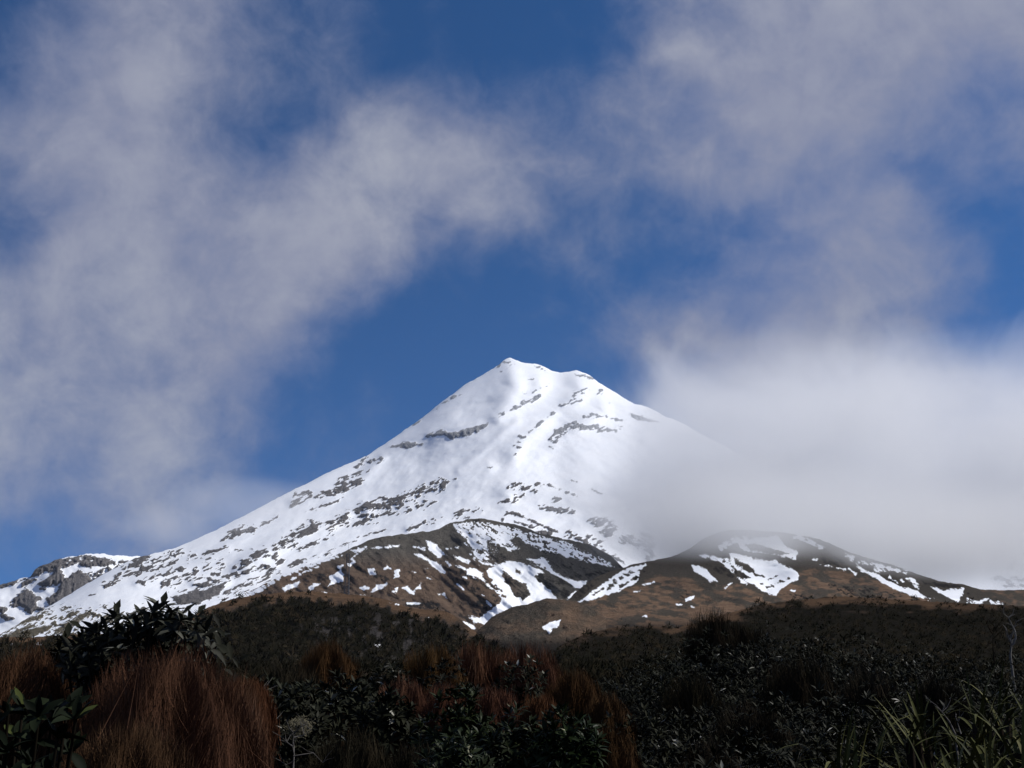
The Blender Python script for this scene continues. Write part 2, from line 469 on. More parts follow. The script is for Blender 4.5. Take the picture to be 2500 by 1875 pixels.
MOUNTAIN_OPS = [
    # summit block and upper cliffs
    ('r', 'A', [(370, 605), (450, 595), (480, 580), (550, 592), (600, 588), (700, 570), (760, 545), (825, 525), (800, 560), (740, 592), (640, 628), (560, 642), (505, 622), (440, 622), (400, 637)], None, 2.2),
    ('r', 'A', [(130, 695), (180, 680), (250, 655), (300, 665), (390, 668), (350, 685), (250, 706), (190, 704)], None, 2.2),
    ('r', 'A', [(860, 490), (920, 465), (1000, 430), (1040, 400)], 16, 3.6), ('r', 'A', [(1030, 405), (1100, 385), (1150, 350)], 24, 3.2),
    ('r', 'A', [(1160, 292), (1220, 272)], 12, 3.2), ('r', 'A', [(1040, 335), (1100, 330), (1130, 312)], 6, 3.0),
    ('r', 'A', [(1070, 240), (1110, 236)], 8, 2), ('r', 'A', [(870, 148), (930, 116), (985, 134)], 10, 3.2), ('r', 'A', [(900, 182), (965, 150)], 4, 3),
    ('r', 'A', [(1120, 150), (1190, 175)], 8, 3.0), ('r', 'A', [(1400, 210), (1450, 213), (1510, 236)], 12, 3.2),
    ('r', 'A', [(1380, 338), (1450, 318), (1500, 306), (1570, 325)], 30, 4.6), ('r', 'A', [(1300, 412), (1360, 397), (1430, 375)], 22, 4.0),
    ('r', 'A', [(1210, 490), (1250, 465)], 12, 3.0), ('r', 'A', [(1080, 595), (1120, 575), (1170, 520)], 10, 3.2), ('r', 'A', [(1020, 625), (1060, 628)], 14, 2.6),
    ('r', 'A', [(990, 690), (1020, 697)], 7, 2.4), ('r', 'A', [(1010, 660), (1022, 662)], 7, 2.4), ('r', 'A', [(970, 750), (995, 746)], 8, 2.6),
    ('r', 'A', [(1250, 645), (1280, 600), (1340, 562), (1400, 545)], 40, 6.0), ('r', 'A', [(1220, 690), (1246, 702)], 12, 3.0),
    ('r', 'A', [(1390, 542), (1440, 535), (1480, 556), (1560, 545), (1640, 556), (1700, 545), (1740, 512), (1700, 580), (1620, 591), (1500, 581), (1420, 577)], None, 4.0),
    ('r', 'A', [(1450, 490), (1520, 480), (1600, 490)], 16, 4.4), ('r', 'A', [(1640, 500), (1720, 522)], 12, 4.0),
    ('r', 'A', [(1740, 450), (1790, 470), (1850, 490), (1970, 526), (1900, 523), (1800, 516), (1765, 490)], None, 1.6),
    ('r', 'A', [(300, 552), (380, 482)], 5, 3.0), ('r', 'A', [(440, 450), (560, 362), (630, 342)], 3, 3.2),
    ('r', 'A', [(800, 833), (855, 830)], 5, 1.6), ('r', 'A', [(1600, 400), (1625, 402)], 4, 1.5), ('r', 'A', [(1325, 668), (1345, 668)], 4, 1.5),
    # long broken rib down the left
    ('r', 'A', [(-40, 1140), (100, 1090), (220, 1060), (330, 1010), (420, 970), (480, 950)], 62, 10.0),
    ('r', 'A', [(-20, 1190), (120, 1150), (280, 1110), (430, 1060)], 26, 8.0), ('r', 'A', [(500, 935), (560, 915), (615, 888)], 14, 5.0),
    ('r', 'C', [(330, 400), (450, 310), (560, 260)], 62, 10.0), ('r', 'C', [(640, 285), (720, 225), (800, 185), (950, 115), (1100, 90), (1250, 60)], 60, 10.0),
    ('r', 'C', [(780, 235), (900, 232), (1010, 180)], 36, 8.0), ('r', 'C', [(420, 440), (540, 392), (600, 362)], 26, 7.0), ('r', 'C', [(180, 480), (260, 420), (330, 380)], 34, 8.0),
    ('r', 'G', [(1560, 1190), (1590, 1110), (1680, 1100), (1700, 1130), (1640, 1160)], None, 3.0),
    ('r', 'G', [(1690, 1125), (1800, 1112), (1880, 1082), (1950, 1052)], 30, 5.0), ('r', 'G', [(1820, 1062), (1900, 1022), (1990, 990)], 18, 6.0),
    ('r', 'G', [(1930, 970), (1960, 942), (2050, 930)], 16, 6.0), ('r', 'G', [(1650, 1215), (1750, 1180), (1850, 1142)], 4, 4.0), ('r', 'G', [(1560, 1400), (1640, 1310), (1720, 1300)], 26, 7.0),
    # middle of the face
    ('r', 'A', [(950, 965), (1010, 960), (1080, 970), (1120, 1002)], 22, 6.0), ('r', 'A', [(985, 1045), (1045, 1020)], 20, 6.0),
    ('r', 'A', [(1130, 945), (1200, 950), (1300, 985), (1405, 1028)], 10, 3.6), ('r', 'A', [(870, 1080), (945, 1060)], 18, 4.0),
    ('r', 'A', [(1240, 1070), (1300, 1060)], 12, 4.0), ('r', 'A', [(1160, 1105), (1220, 1112), (1300, 1130), (1385, 1125)], 24, 6.5), ('r', 'A', [(1240, 1040), (1300, 1048)], 5, 3.0),
    ('r', 'A', [(1370, 920), (1412, 935)], 5, 1.2), ('r', 'A', [(1510, 985), (1572, 1010)], 6, 1.5),
    ('r', 'A', [(580, 1150), (660, 1126), (750, 1116)], 22, 5.5), ('r', 'A', [(270, 1250), (360, 1212), (500, 1176)], 20, 5.5), ('r', 'A', [(650, 1170), (690, 1173)], 14, 2.0), ('r', 'A', [(430, 1210), (470, 1213)], 14, 2.5),
    ('r', 'A', [(900, 1192), (940, 1142), (1000, 1147), (1080, 1182), (1200, 1238), (1290, 1275)], 15, 1.6),
    ('r', 'A', [(990, 1200), (1070, 1222)], 5, 1.5), ('r', 'A', [(1100, 1240), (1220, 1285), (1300, 1330)], 22, 6.0), ('r', 'A', [(1350, 1290), (1500, 1350), (1620, 1420), (1700, 1470)], 24, 8.0),
    ('r', 'A', [(1530, 1200), (1600, 1212), (1650, 1240), (1600, 1272)], 46, 9.0), ('r', 'A', [(1480, 1300), (1560, 1332)], 18, 6.0),
    ('r', 'A', [(1710, 1312), (1800, 1332), (1880, 1372)], 46, 5.0), ('r', 'A', [(1850, 1292), (1920, 1322), (1900, 1400), (1900, 1450)], 44, 6.0),
    ('r', 'A', [(0, 1285), (60, 1272), (140, 1245)], 8, 3.0), ('r', 'C', [(860, 355), (1000, 320), (1110, 285)], 8, 2.6), ('r', 'C', [(620, 470), (760, 410), (860, 380)], 14, 3.5),
    ('r', 'C', [(340, 570), (400, 545), (560, 500), (700, 455)], 16, 4.5), ('r', 'C', [(660, 430), (700, 420)], 6, 2), ('r', 'C', [(1700, 200), (1740, 205)], 16, 3.0),
    # lower left flank
    ('r', 'B', [(960, 560), (1040, 522), (1150, 502)], 42, 9.0), ('r', 'B', [(1000, 572), (1100, 542), (1300, 492), (1380, 462)], 24, 8.0),
    ('r', 'B', [(1100, 600), (1190, 570)], 30, 8.0), ('r', 'B', [(1130, 622), (1300, 562), (1430, 502)], 12, 6.0), ('r', 'B', [(1400, 512), (1550, 482), (1750, 437)], 22, 8.0),
    ('r', 'B', [(1500, 625), (1560, 602), (1650, 572), (1720, 562)], 34, 8.0), ('r', 'B', [(1820, 455), (1880, 456)], 10, 2.5), ('r', 'B', [(1590, 520), (1620, 515)], 6, 2), ('r', 'B', [(1930, 445), (1950, 445)], 8, 2),
    ('r', 'B', [(1080, 702), (1200, 662), (1330, 622), (1430, 582)], 30, 7.0), ('r', 'B', [(890, 672), (980, 642), (1050, 632)], 34, 8.0), ('r', 'B', [(800, 722), (880, 700)], 30, 7.0),
    ('r', 'B', [(1260, 722), (1340, 692), (1440, 652)], 40, 7.0), ('r', 'B', [(1290, 744), (1400, 702)], 24, 6.0),
    ('r', 'B', [(1460, 692), (1560, 662), (1660, 682)], 22, 7.0), ('r', 'B', [(1640, 640), (1700, 642), (1765, 662)], 26, 5.0),
    ('r', 'B', [(1300, 810), (1430, 795), (1500, 762), (1600, 752), (1742, 690), (1740, 740), (1700, 790), (1600, 832), (1530, 865), (1380, 870)], None, 2.0),
    ('r', 'B', [(1500, 722), (1600, 717), (1680, 722)], 24, 6.0), ('r', 'B', [(1380, 770), (1450, 765)], 24, 5.0),
    ('r', 'B', [(1820, 592), (1880, 562), (1950, 512), (2000, 472), (2100, 482), (2160, 532)], 44, 9.0),
    ('r', 'B', [(1850, 622), (1900, 602), (2050, 562), (2120, 600), (2112, 622), (2060, 622), (1980, 612), (1900, 642)], None, 3.0), ('r', 'B', [(1790, 640), (1835, 652)], 28, 4.0),
    ('r', 'B', [(1700, 382), (1780, 312), (1880, 252), (1950, 272), (1980, 302), (1900, 332), (1800, 362)], None, 6.0), ('r', 'B', [(2030, 252), (2130, 202)], 24, 6.5),
    ('r', 'B', [(1750, 772), (1850, 742), (1990, 692), (2130, 622)], 42, 7.0), ('r', 'B', [(1700, 842), (1790, 830)], 25, 4.0), ('r', 'B', [(2050, 762), (2150, 702), (2230, 682)], 34, 5.0),
    ('r', 'B', [(-20, 1095), (60, 1052), (150, 1012), (280, 972)], 24, 4.5), ('r', 'B', [(60, 1112), (150, 1072), (260, 1032)], 14, 4.0), ('r', 'B', [(470, 912), (545, 890)], 12, 3.0), ('r', 'B', [(330, 920), (380, 905)], 6, 2),
    ('r', 'B', [(-40, 1140), (100, 1100), (230, 1062), (330, 1042), (412, 1030), (370, 1072), (250, 1112), (240, 1150), (-40, 1170)], None, 1.5),
    ('r', 'B', [(440, 1080), (560, 1012), (690, 932)], 30, 6.0), ('r', 'B', [(690, 800), (740, 790)], 8, 2.5), ('r', 'B', [(520, 930), (570, 915)], 5, 2),
    # far right shoulder seen below the cloud
    ('r', 'E', [(2050, 735), (2090, 675), (2150, 650), (2260, 690), (2260, 745)], None, 3.0), ('r', 'E', [(2090, 590), (2130, 560), (2150, 520)], 26, 5.0), ('r', 'E', [(1990, 660), (2040, 680)], 20, 5.0),
]
MOUNTAIN_RIBS = [
    ('A', [(610, 850), (690, 790), (770, 712), (890, 612), (1000, 520)], 30, 10),
    ('A', [(1242 * 0 + 960, 100), (1000, 300), (860, 480), (640, 560), (380, 600), (150, 670)], 70, 26),
    ('A', [(1130, 150), (1160, 300), (1060, 400), (860, 490)], 50, 14),
    ('A', [(1400, 200), (1450, 320), (1330, 410), (1180, 520), (1040, 640), (980, 750)], 60, 20),
    ('A', [(1560, 300), (1600, 460), (1420, 560), (1260, 650)], 55, 18),
    ('A', [(1700, 360), (1760, 460), (1960, 530)], 45, 14),
    ('A', [(0, 1090), (220, 1040), (420, 960), (620, 880), (800, 830)], 55, 24),
    ('C', [(0, 560), (330, 380), (640, 260), (900, 130)], 70, 24),
    ('A', [(930, 980), (1120, 960), (1400, 1020), (1600, 1060)], 80, 16),
    ('A', [(270, 1250), (500, 1175), (750, 1110), (950, 1060)], 40, 14),
    ('A', [(1520, 1180), (1640, 1250), (1720, 1310), (1880, 1380)], 60, 20),
    ('G', [(1580, 1150), (1800, 1100), (1960, 1040), (2060, 920)], 34, 18),
    ('B', [(1500, 700), (1740, 690), (1600, 780), (1400, 830)], 40, 14),
    ('B', [(1820, 600), (1960, 520), (2110, 560)], 50, 14),
    ('B', [(1060, 700), (1430, 590), (1750, 440)], 40, 12),
    ('B', [(960, 560), (1380, 460)], 40, 12),
]


def mountain_fields(X, Y, Vv):
    N = chips(X, Y, 11)
    N[:] = np.where(X > 1500, chips(X, Y, 12, 24.0), N)
    f = np.full(X.shape, 9.0)
    paint(f, X, Y, MOUNTAIN_OPS, N)
    # low on the flanks the snow thins out
    lowl = np.clip((Y - 1440) / 60.0, 0, 1) * np.clip((640 - X) / 200.0, 0, 1)
    f = np.minimum(f, 9 - lowl * (8.0 - 9.0 * N))
    tus = np.clip((Y - 1400 - 0.08 * X) / 90.0, 0, 1) * 0.8
    return {'snow': f, 'tussock': tus, 'scrub': np.zeros_like(X)}


def mountain_bump(X, Y, Vv, A):
    a, b = rot(X, Y, -26)
    c, e = rot(X, Y, 30)
    mixr = np.clip((X - 1100) / 500, 0, 1)
    big = fbm(a / 320, b / 110, 4, 21, 0.5) * (1 - mixr) + fbm(c / 320, e / 110, 4, 22, 0.5) * mixr
    med = fbm(a / 90, b / 40, 4, 23, 0.55) * (1 - mixr) + fbm(c / 90, e / 40, 4, 24, 0.55) * mixr
    rock = np.clip(-A['snow'] / 3.0, 0, 1)
    rough = ridged(X / 16.0, Y / 13.0, 3, 25)
    edge = np.clip((1 - Vv) * 12, 0, 1)
    taper = 0.35 + 0.65 * np.clip((1300 - np.abs(X - 1250)) / 900, 0, 1)
    return (34 * big + 9 * med) * edge * taper + ribs(X, Y, MOUNTAIN_RIBS) * edge * 1.4 - rock * (7 + 7 * rough)


snow_rock = terrain_mat('mountain_snow_and_rock', (0.095, 0.090, 0.092), (0.20, 0.19, 0.19), (0.10, 0.085, 0.06), (0.16, 0.14, 0.10), (0.04, 0.04, 0.035), fine=0.16, bumpd=1.2)
CREST_M = [(-150, 1640, 2500), (0, 1548, 2700), (150, 1462, 2950), (250, 1402, 3100), (330, 1361, 3250), (373, 1352, 3300), (429, 1337, 3380), (542, 1287, 3550), (678, 1215, 3750), (791, 1158, 3920),
           (900, 1109, 4070), (969, 1063, 4180), (1019, 1028, 4250), (1063, 992, 4300), (1135, 939, 4400), (1186, 909, 4450), (1215, 892, 4480), (1227, 881, 4490), (1242, 874, 4500),
           (1253, 876, 4500), (1280, 887, 4500), (1309, 888, 4500), (1330, 896, 4500), (1345, 905, 4500), (1367, 909, 4500), (1406, 905, 4480), (1428, 911, 4470), (1453, 927, 4450),
           (1479, 945, 4430), (1515, 967, 4400), (1547, 985, 4380), (1573, 990, 4350), (1598, 1003, 4330), (1623, 1017, 4300), (1645, 1023, 4280), (1760, 1085, 4150), (1900, 1160, 4000),
           (2100, 1245, 3800), (2300, 1295, 3600), (2500, 1330, 3400), (2650, 1350, 3300)]
BOT_M = [(-150, 1700, 2300), (0, 1640, 2350), (300, 1580, 2350), (600, 1540, 2350), (1000, 1500, 2350), (1250, 1490, 2350), (1600, 1490, 2350), (2000, 1490, 2400), (2650, 1520, 2500)]
mountain = sheet('mountain', 'snow-covered cone of the volcano with dark rock bands', -150, 2650, 2.0, 300, CREST_M, BOT_M, snow_rock,
                 lambda v: 0.9 * v + 0.1 * (1 - np.sqrt(np.maximum(1 - v * v, 0))), mountain_bump, mountain_fields, crest_noise=1.6, crest_smooth=4, back=(10, 900.0, 0.75), seed=5)

# ------------------------------------------------------------------ snowy ridge with cliffs beyond the left flank
RIDGE_OPS = [
    ('r', 'B', [(230, 660), (262, 600), (430, 530), (640, 492), (720, 508), (800, 520), (900, 540), (850, 562), (700, 577), (600, 560), (520, 567), (440, 602), (330, 622)], None, 3.0),
    ('r', 'B', [(295, 710), (340, 680), (400, 650), (440, 600), (485, 640), (480, 700), (400, 722), (330, 727)], None, 2.5),
    ('r', 'B', [(370, 832), (440, 790), (480, 702), (560, 642), (620, 610), (720, 690), (790, 700), (660, 800), (560, 842), (440, 872), (380, 862)], None, 2.0),
    ('r', 'B', [(110, 832), (150, 790), (210, 760), (270, 800), (282, 900), (240, 932), (170, 892)], None, 2.0),
    ('r', 'B', [(690, 650), (800, 602), (955, 565), (960, 640), (850, 700), (780, 730)], None, 7.0), ('r', 'B', [(170, 700), (255, 690)], 22, 6.0),
    ('r', 'B', [(-20, 885), (50, 910), (20, 932), (-20, 930)], None, 2.0), ('r', 'B', [(0, 955), (60, 965), (110, 980), (50, 992)], None, 2.0),
    ('r', 'B', [(-20, 730), (60, 712), (160, 690)], 12, 4.0), ('r', 'B', [(320, 750), (340, 748)], 10, 2), ('r', 'B', [(270, 820), (300, 825)], 14, 3), ('r', 'B', [(90, 870), (130, 880)], 12, 3), ('r', 'B', [(920, 545), (990, 550)], 10, 3), ('r', 'B', [(310, 915), (400, 900)], 14, 3),
]


def ridge_fields(X, Y, Vv):
    f = np.full(X.shape, 9.0)
    paint(f, X, Y, RIDGE_OPS, chips(X, Y, 31, -18, 20, 12))
    f = f - 2.6 * np.clip((7 - f) / 3.0, 0, 1)
    return {'snow': f, 'tussock': np.zeros_like(X), 'scrub': np.zeros_like(X)}


def ridge_bump(X, Y, Vv, A):
    rock = np.clip(A['snow'] / -5.0, 0, 1)
    edge = np.clip((1 - Vv) * 9, 0, 1)
    return 24 * fbm(X / 90, Y / 60, 4, 33) * edge - rock * (36 + 12 * ridged(X / 10.0, Y / 30.0, 3, 34)) * (0.3 + 0.7 * edge)


sheet('ridge', 'snowy ridge with dark cliffs beyond the left flank of the mountain', -160, 430, 2.0, 130,
      [(-160, 1490, 3700), (0, 1428, 3800), (32, 1418, 3800), (76, 1406, 3820), (85, 1390, 3820), (104, 1380, 3830), (136, 1368, 3850), (168, 1361, 3860), (203, 1355, 3880), (222, 1352, 3890), (253, 1352, 3900), (269, 1355, 3900), (332, 1358, 3950), (380, 1362, 4000), (430, 1380, 4000)],
      [(-160, 1620, 3000), (0, 1590, 3050), (200, 1540, 3150), (430, 1480, 3400)], snow_rock, lambda v: v, ridge_bump, ridge_fields, crest_noise=2.2, crest_smooth=3, back=(6, 500.0, 0.8), seed=9)

# ------------------------------------------------------------------ brown spur with snow patches below the middle of the mountain
SPUR_OPS = [
    # half-bare upper right face
    ('s', 'A', [(540, 1215), (660, 1195), (800, 1200), (960, 1230), (1150, 1285), (1400, 1340), (1560, 1400), (1680, 1500), (1600, 1500), (1450, 1460), (1250, 1420), (1050, 1380), (900, 1350), (860, 1500), (760, 1480), (640, 1300)], None, 9.5),
    ('s', 'A', [(600, 1230), (760, 1240), (830, 1330), (830, 1400), (720, 1370), (620, 1290)], None, 3.5),
    ('s', 'A', [(870, 1230), (960, 1260), (990, 1330), (1010, 1400), (940, 1390), (880, 1310)], None, 3.5),
    ('s', 'A', [(1270, 1400), (1340, 1390), (1370, 1440), (1330, 1450)], None, 2.0), ('s', 'A', [(1420, 1420), (1470, 1430), (1480, 1480)], 16, 3.0), ('s', 'A', [(1310, 1330), (1400, 1370), (1480, 1400)], 14, 3.0),
    ('r', 'A', [(540, 1205), (700, 1182), (860, 1198), (1060, 1245), (1200, 1290), (1400, 1340), (1640, 1440)], 18, 5.0),
    ('r', 'A', [(800, 1330), (880, 1370), (950, 1430), (900, 1480), (820, 1470)], None, 3.0), ('r', 'A', [(990, 1330), (1060, 1370), (1150, 1420), (1260, 1440)], 46, 6.0),
    ('r', 'A', [(980, 1440), (1100, 1430), (1200, 1440), (1400, 1480), (1500, 1540)], 44, 5.0), ('r', 'A', [(1180, 1440), (1290, 1450), (1480, 1520), (1640, 1540)], 60, 4.0), ('r', 'A', [(1400, 1360), (1560, 1420), (1700, 1500)], 28, 6.0),
    # the snow-filled gully
    ('s', 'C', [(1860, 592), (1920, 572), (2030, 530), (2120, 545), (2212, 562), (2330, 640), (2400, 740), (2440, 800), (2440, 850), (2212, 872), (2050, 892), (1930, 952), (1840, 1032), (1765, 1012), (1715, 957), (1800, 972), (1900, 905), (1965, 850), (1980, 810), (1940, 770), (1870, 700)], None, 1.6),
    ('s', 'C', [(1735, 612), (1830, 662), (1900, 722), (1975, 785), (1990, 830)], 46, 2.5), ('r', 'C', [(1850, 640), (1900, 700), (1965, 770)], 20, 3.0),
    ('s', 'C', [(1660, 1000), (1722, 1010), (1768, 1055), (1735, 1068)], None, 1.5),
    ('s', 'D', [(260, 520), (400, 510), (470, 590), (560, 650), (640, 690), (745, 685), (700, 740), (650, 752), (560, 690), (430, 610), (300, 560)], None, 2.0),
    ('s', 'D', [(590, 800), (640, 770), (665, 765), (620, 820), (590, 830)], None, 1.0),
    ('r', 'D', [(85, 600), (130, 640), (200, 690), (270, 712), (302, 800), (240, 836), (180, 802), (130, 722), (75, 652)], None, 1.6), ('r', 'D', [(175, 588), (220, 610), (232, 632), (180, 627)], None, 1.2),
    ('r', 'D', [(310, 650), (400, 622), (500, 652), (570, 682), (655, 752), (560, 830), (500, 830), (470, 780), (380, 702)], None, 1.8), ('r', 'D', [(-70, 640), (-20, 690), (70, 765), (50, 775), (-40, 700)], None, 1.6), ('r', 'D', [(80, 800), (110, 812)], 18, 2),
    ('r', 'D', [(250, 540), (330, 560), (400, 590)], 34, 3.0), ('r', 'D', [(490, 600), (560, 640), (700, 660)], 40, 3.0),
    # scattered patches on the brown face
    ('s', 'C', [(1300, 480), (1350, 488), (1430, 528), (1500, 560), (1562, 636), (1500, 626), (1440, 578), (1400, 532), (1330, 502)], None, 1.6),
    ('s', 'C', [(1385, 372), (1440, 388), (1480, 430), (1552, 490), (1480, 506), (1420, 452)], None, 2.2), ('s', 'C', [(1300, 430), (1380, 440)], 8, 2.5),
    ('s', 'C', [(640, 652), (730, 610), (757, 640), (752, 700), (690, 706), (630, 732), (662, 692)], None, 1.2), ('s', 'C', [(715, 580), (750, 572)], 16, 2.0),
    ('s', 'C', [(938, 600), (992, 590), (1002, 640), (958, 646)], None, 1.2), ('s', 'C', [(1062, 602), (1090, 574), (1126, 597)], None, 1.2), ('s', 'C', [(1148, 612), (1192, 594), (1182, 642), (1148, 646)], None, 1.2),
    ('s', 'C', [(963, 782), (1010, 722), (1092, 698), (1082, 732), (1020, 757)], None, 1.4), ('s', 'C', [(878, 742), (920, 724), (952, 746), (910, 767)], None, 1.2), ('s', 'C', [(1122, 777), (1172, 744), (1166, 782)], None, 1.2),
    ('s', 'C', [(1208, 737), (1250, 724), (1290, 760), (1352, 704), (1357, 747), (1310, 762), (1300, 802), (1250, 782)], None, 1.6), ('s', 'C', [(1488, 792), (1530, 784), (1552, 822)], None, 1.2),
    ('s', 'C', [(1632, 715), (1680, 750)], 16, 1.0), ('s', 'C', [(1680, 655), (1702, 670)], 14, 1.0), ('s', 'C', [(273, 747), (340, 716), (422, 690), (390, 732), (300, 777)], None, 1.4), ('s', 'C', [(478, 752), (530, 704), (578, 709), (500, 767)], None, 1.4),
    ('s', 'C', [(783, 562), (830, 537), (852, 545), (800, 577)], None, 1.4), ('s', 'C', [(812, 522), (870, 470), (930, 432)], 9, 1.8), ('s', 'C', [(780, 452), (920, 430), (930, 452), (850, 472)], None, 2.5),
    ('s', 'C', [(-40, 812), (100, 762), (200, 702), (300, 642), (400, 602), (520, 562), (620, 522), (745, 480)], 26, 3.2), ('s', 'C', [(350, 682), (450, 622), (560, 580)], 10, 3.0), ('s', 'C', [(930, 440), (1080, 430), (1180, 420)], 8, 3.4),
    ('s', 'C', [(1620, 565), (1720, 610)], 9, 1.4), ('s', 'C', [(1540, 540), (1575, 572)], 14, 1.6), ('s', 'C', [(1610, 505), (1720, 547)], 16, 2.6), ('s', 'C', [(1825, 795), (1860, 820)], 12, 1.0), ('s', 'C', [(1860, 850), (1895, 882)], 12, 1.0), ('s', 'C', [(1550, 440), (1640, 430)], 8, 3), ('s', 'C', [(1760, 510), (1840, 540)], 14, 3),
    ('s', 'C', [(1280, 612), (1305, 622)], 12, 1.5), ('s', 'C', [(1400, 668), (1440, 672)], 8, 1.5), ('s', 'C', [(1250, 862), (1335, 862)], 8, 2.0), ('s', 'C', [(880, 805), (930, 800)], 5, 1.5), ('s', 'C', [(1140, 665), (1185, 650)], 5, 1.5), ('s', 'C', [(1385, 595), (1415, 595)], 6, 1.5),
]


def spur_fields(X, Y, Vv):
    N = chips(X, Y, 41, 30.0, 22, 9)
    f = np.full(X.shape, -9.0)
    paint(f, X, Y, SPUR_OPS, N)
    tus = np.clip((Y - 1330) / 90.0, 0, 1) * np.clip((1330 - X) / 160, 0, 1) * 0.95 + 0.06
    scrub = np.zeros_like(X)
    scr = np.full(X.shape, -9.0)
    paint(scr, X, Y, [('s', 'C', [(1610, 570), (1740, 600), (1880, 700), (1980, 800), (1900, 900), (1800, 980), (1700, 900), (1800, 840), (1700, 740)], None, 4.0),
                      ('s', 'C', [(1880, 500), (1960, 470), (2030, 520), (1960, 580)], None, 3.0), ('s', 'D', [(520, 600), (700, 640), (900, 600), (960, 650), (760, 700), (640, 690)], None, 3.0),
                      ('s', 'D', [(310, 650), (400, 622), (570, 682), (655, 752), (560, 830), (470, 780)], None, 3.0), ('s', 'D', [(85, 600), (200, 690), (302, 800), (240, 836), (130, 722)], None, 3.0),
                      ('s', 'C', [(460, 660), (640, 650)], 40, 5.0), ('s', 'C', [(740, 590), (800, 700), (760, 770)], 60, 5.0), ('s', 'C', [(1000, 660), (1080, 670)], 40, 6), ('s', 'C', [(1240, 880), (1480, 880)], 40, 6)], N)
    scrub = np.clip(scr / 5.0 + 0.25, 0, 1) * 0.85
    scrub = np.maximum(scrub, np.clip(chips(X, Y, 47, 34.0, 34, 13) * 1.3 - 0.25, 0, 0.75))  # random dark patches paint the shade of gullies into the colour
    return {'snow': f, 'tussock': tus, 'scrub': scrub}


def spur_bump(X, Y, Vv, A):
    edge = np.clip((1 - Vv) * 7, 0, 1)
    a, b = rot(X, Y, 38)
    return (30 * fbm(a / 130, b / 60, 4, 43) + 18 * ridged(a / 60, b / 26, 4, 44)) * edge + ribs(X, Y, [
        ('D', [(100, 620), (240, 800)], 34, 22), ('D', [(340, 640), (600, 790)], 50, 30), ('C', [(1600, 560), (1800, 700), (1930, 850)], 60, 22),
        ('A', [(830, 1300), (930, 1450)], 40, 20), ('A', [(1000, 1330), (1250, 1430), (1600, 1520)], 45, 24), ('C', [(700, 500), (900, 600), (1200, 700)], 90, 18)]) * edge


spur_mat = terrain_mat('spur_tussock_and_snow', (0.060, 0.056, 0.051), (0.14, 0.128, 0.110), (0.070, 0.050, 0.038), (0.19, 0.132, 0.095), (0.024, 0.023, 0.023), fine=0.3, bumpd=0.7)
sheet('spur', 'brown tussock spur with scattered snow patches below the mountain', 480, 1640, 2.0, 150,
      [(480, 1520, 2000), (560, 1470, 2050), (600, 1448, 2100), (690, 1404, 2150), (750, 1380, 2200), (800, 1362, 2220), (850, 1342, 2250), (900, 1319, 2280), (945, 1309, 2300), (990, 1303, 2320), (1045, 1297, 2340), (1066, 1294, 2350), (1100, 1276, 2380), (1117, 1273, 2380), (1153, 1266, 2400), (1182, 1267, 2400), (1211, 1272, 2400), (1247, 1278, 2400), (1283, 1289, 2400), (1316, 1301, 2400), (1370, 1315, 2400), (1410, 1322, 2400), (1442, 1330, 2390), (1464, 1341, 2370), (1493, 1357, 2330), (1515, 1379, 2280), (1522, 1387, 2250), (1545, 1405, 2200), (1640, 1440, 2150)],
      [(480, 1640, 1300), (800, 1630, 1300), (1100, 1610, 1300), (1300, 1600, 1300), (1640, 1560, 1500)], spur_mat, lambda v: v, spur_bump, spur_fields, crest_noise=1.8, crest_smooth=5, back=(8, 400.0, 0.45), seed=14)

# ------------------------------------------------------------------ small knoll in the gap
knoll_mat = terrain_mat('tussock_hill', (0.045, 0.040, 0.034), (0.10, 0.085, 0.068), (0.085, 0.058, 0.041), (0.26, 0.170, 0.112), (0.022, 0.020, 0.018), fine=0.4, bumpd=0.6)


def knoll_fields(X, Y, Vv):
    f = np.full(X.shape, -9.0)
    paint(f, X, Y, [('s', 'D', [(385, 1045), (440, 1015), (532, 990), (522, 1040), (462, 1065), (450, 1100)], None, 1.2), ('s', 'D', [(558, 930), (568, 930)], 8, 0.8)], chips(X, Y, 51))
    return {'snow': f, 'tussock': 0.35 + 0.3 * fbm(X / 40, Y / 20, 3, 52), 'scrub': np.clip((Y - 1545) / 40, 0, 0.8)}


def knoll_bump(X, Y, Vv, A):
    edge = np.clip((1 - Vv) * 7, 0, 1)
    return (10 * fbm(X / 60, Y / 22, 4, 53) + 4 * ridged(X / 26, Y / 12, 3, 54)) * edge


sheet('knoll', 'small brown knoll in the gap below the snow gully', 1130, 1480, 2.0, 70,
      [(1130, 1570, 950), (1160, 1545, 960), (1195, 1512, 980), (1219, 1497, 990), (1250, 1482, 1000), (1290, 1475, 1000), (1326, 1463, 1010), (1350, 1461, 1010), (1378, 1464, 1010), (1409, 1468, 1010), (1440, 1480, 1000), (1480, 1510, 980)],
      [(1130, 1640, 700), (1480, 1640, 700)], knoll_mat, lambda v: v, knoll_bump, knoll_fields, crest_noise=2.2, crest_smooth=3, back=(6, 120.0, 0.4), seed=19)

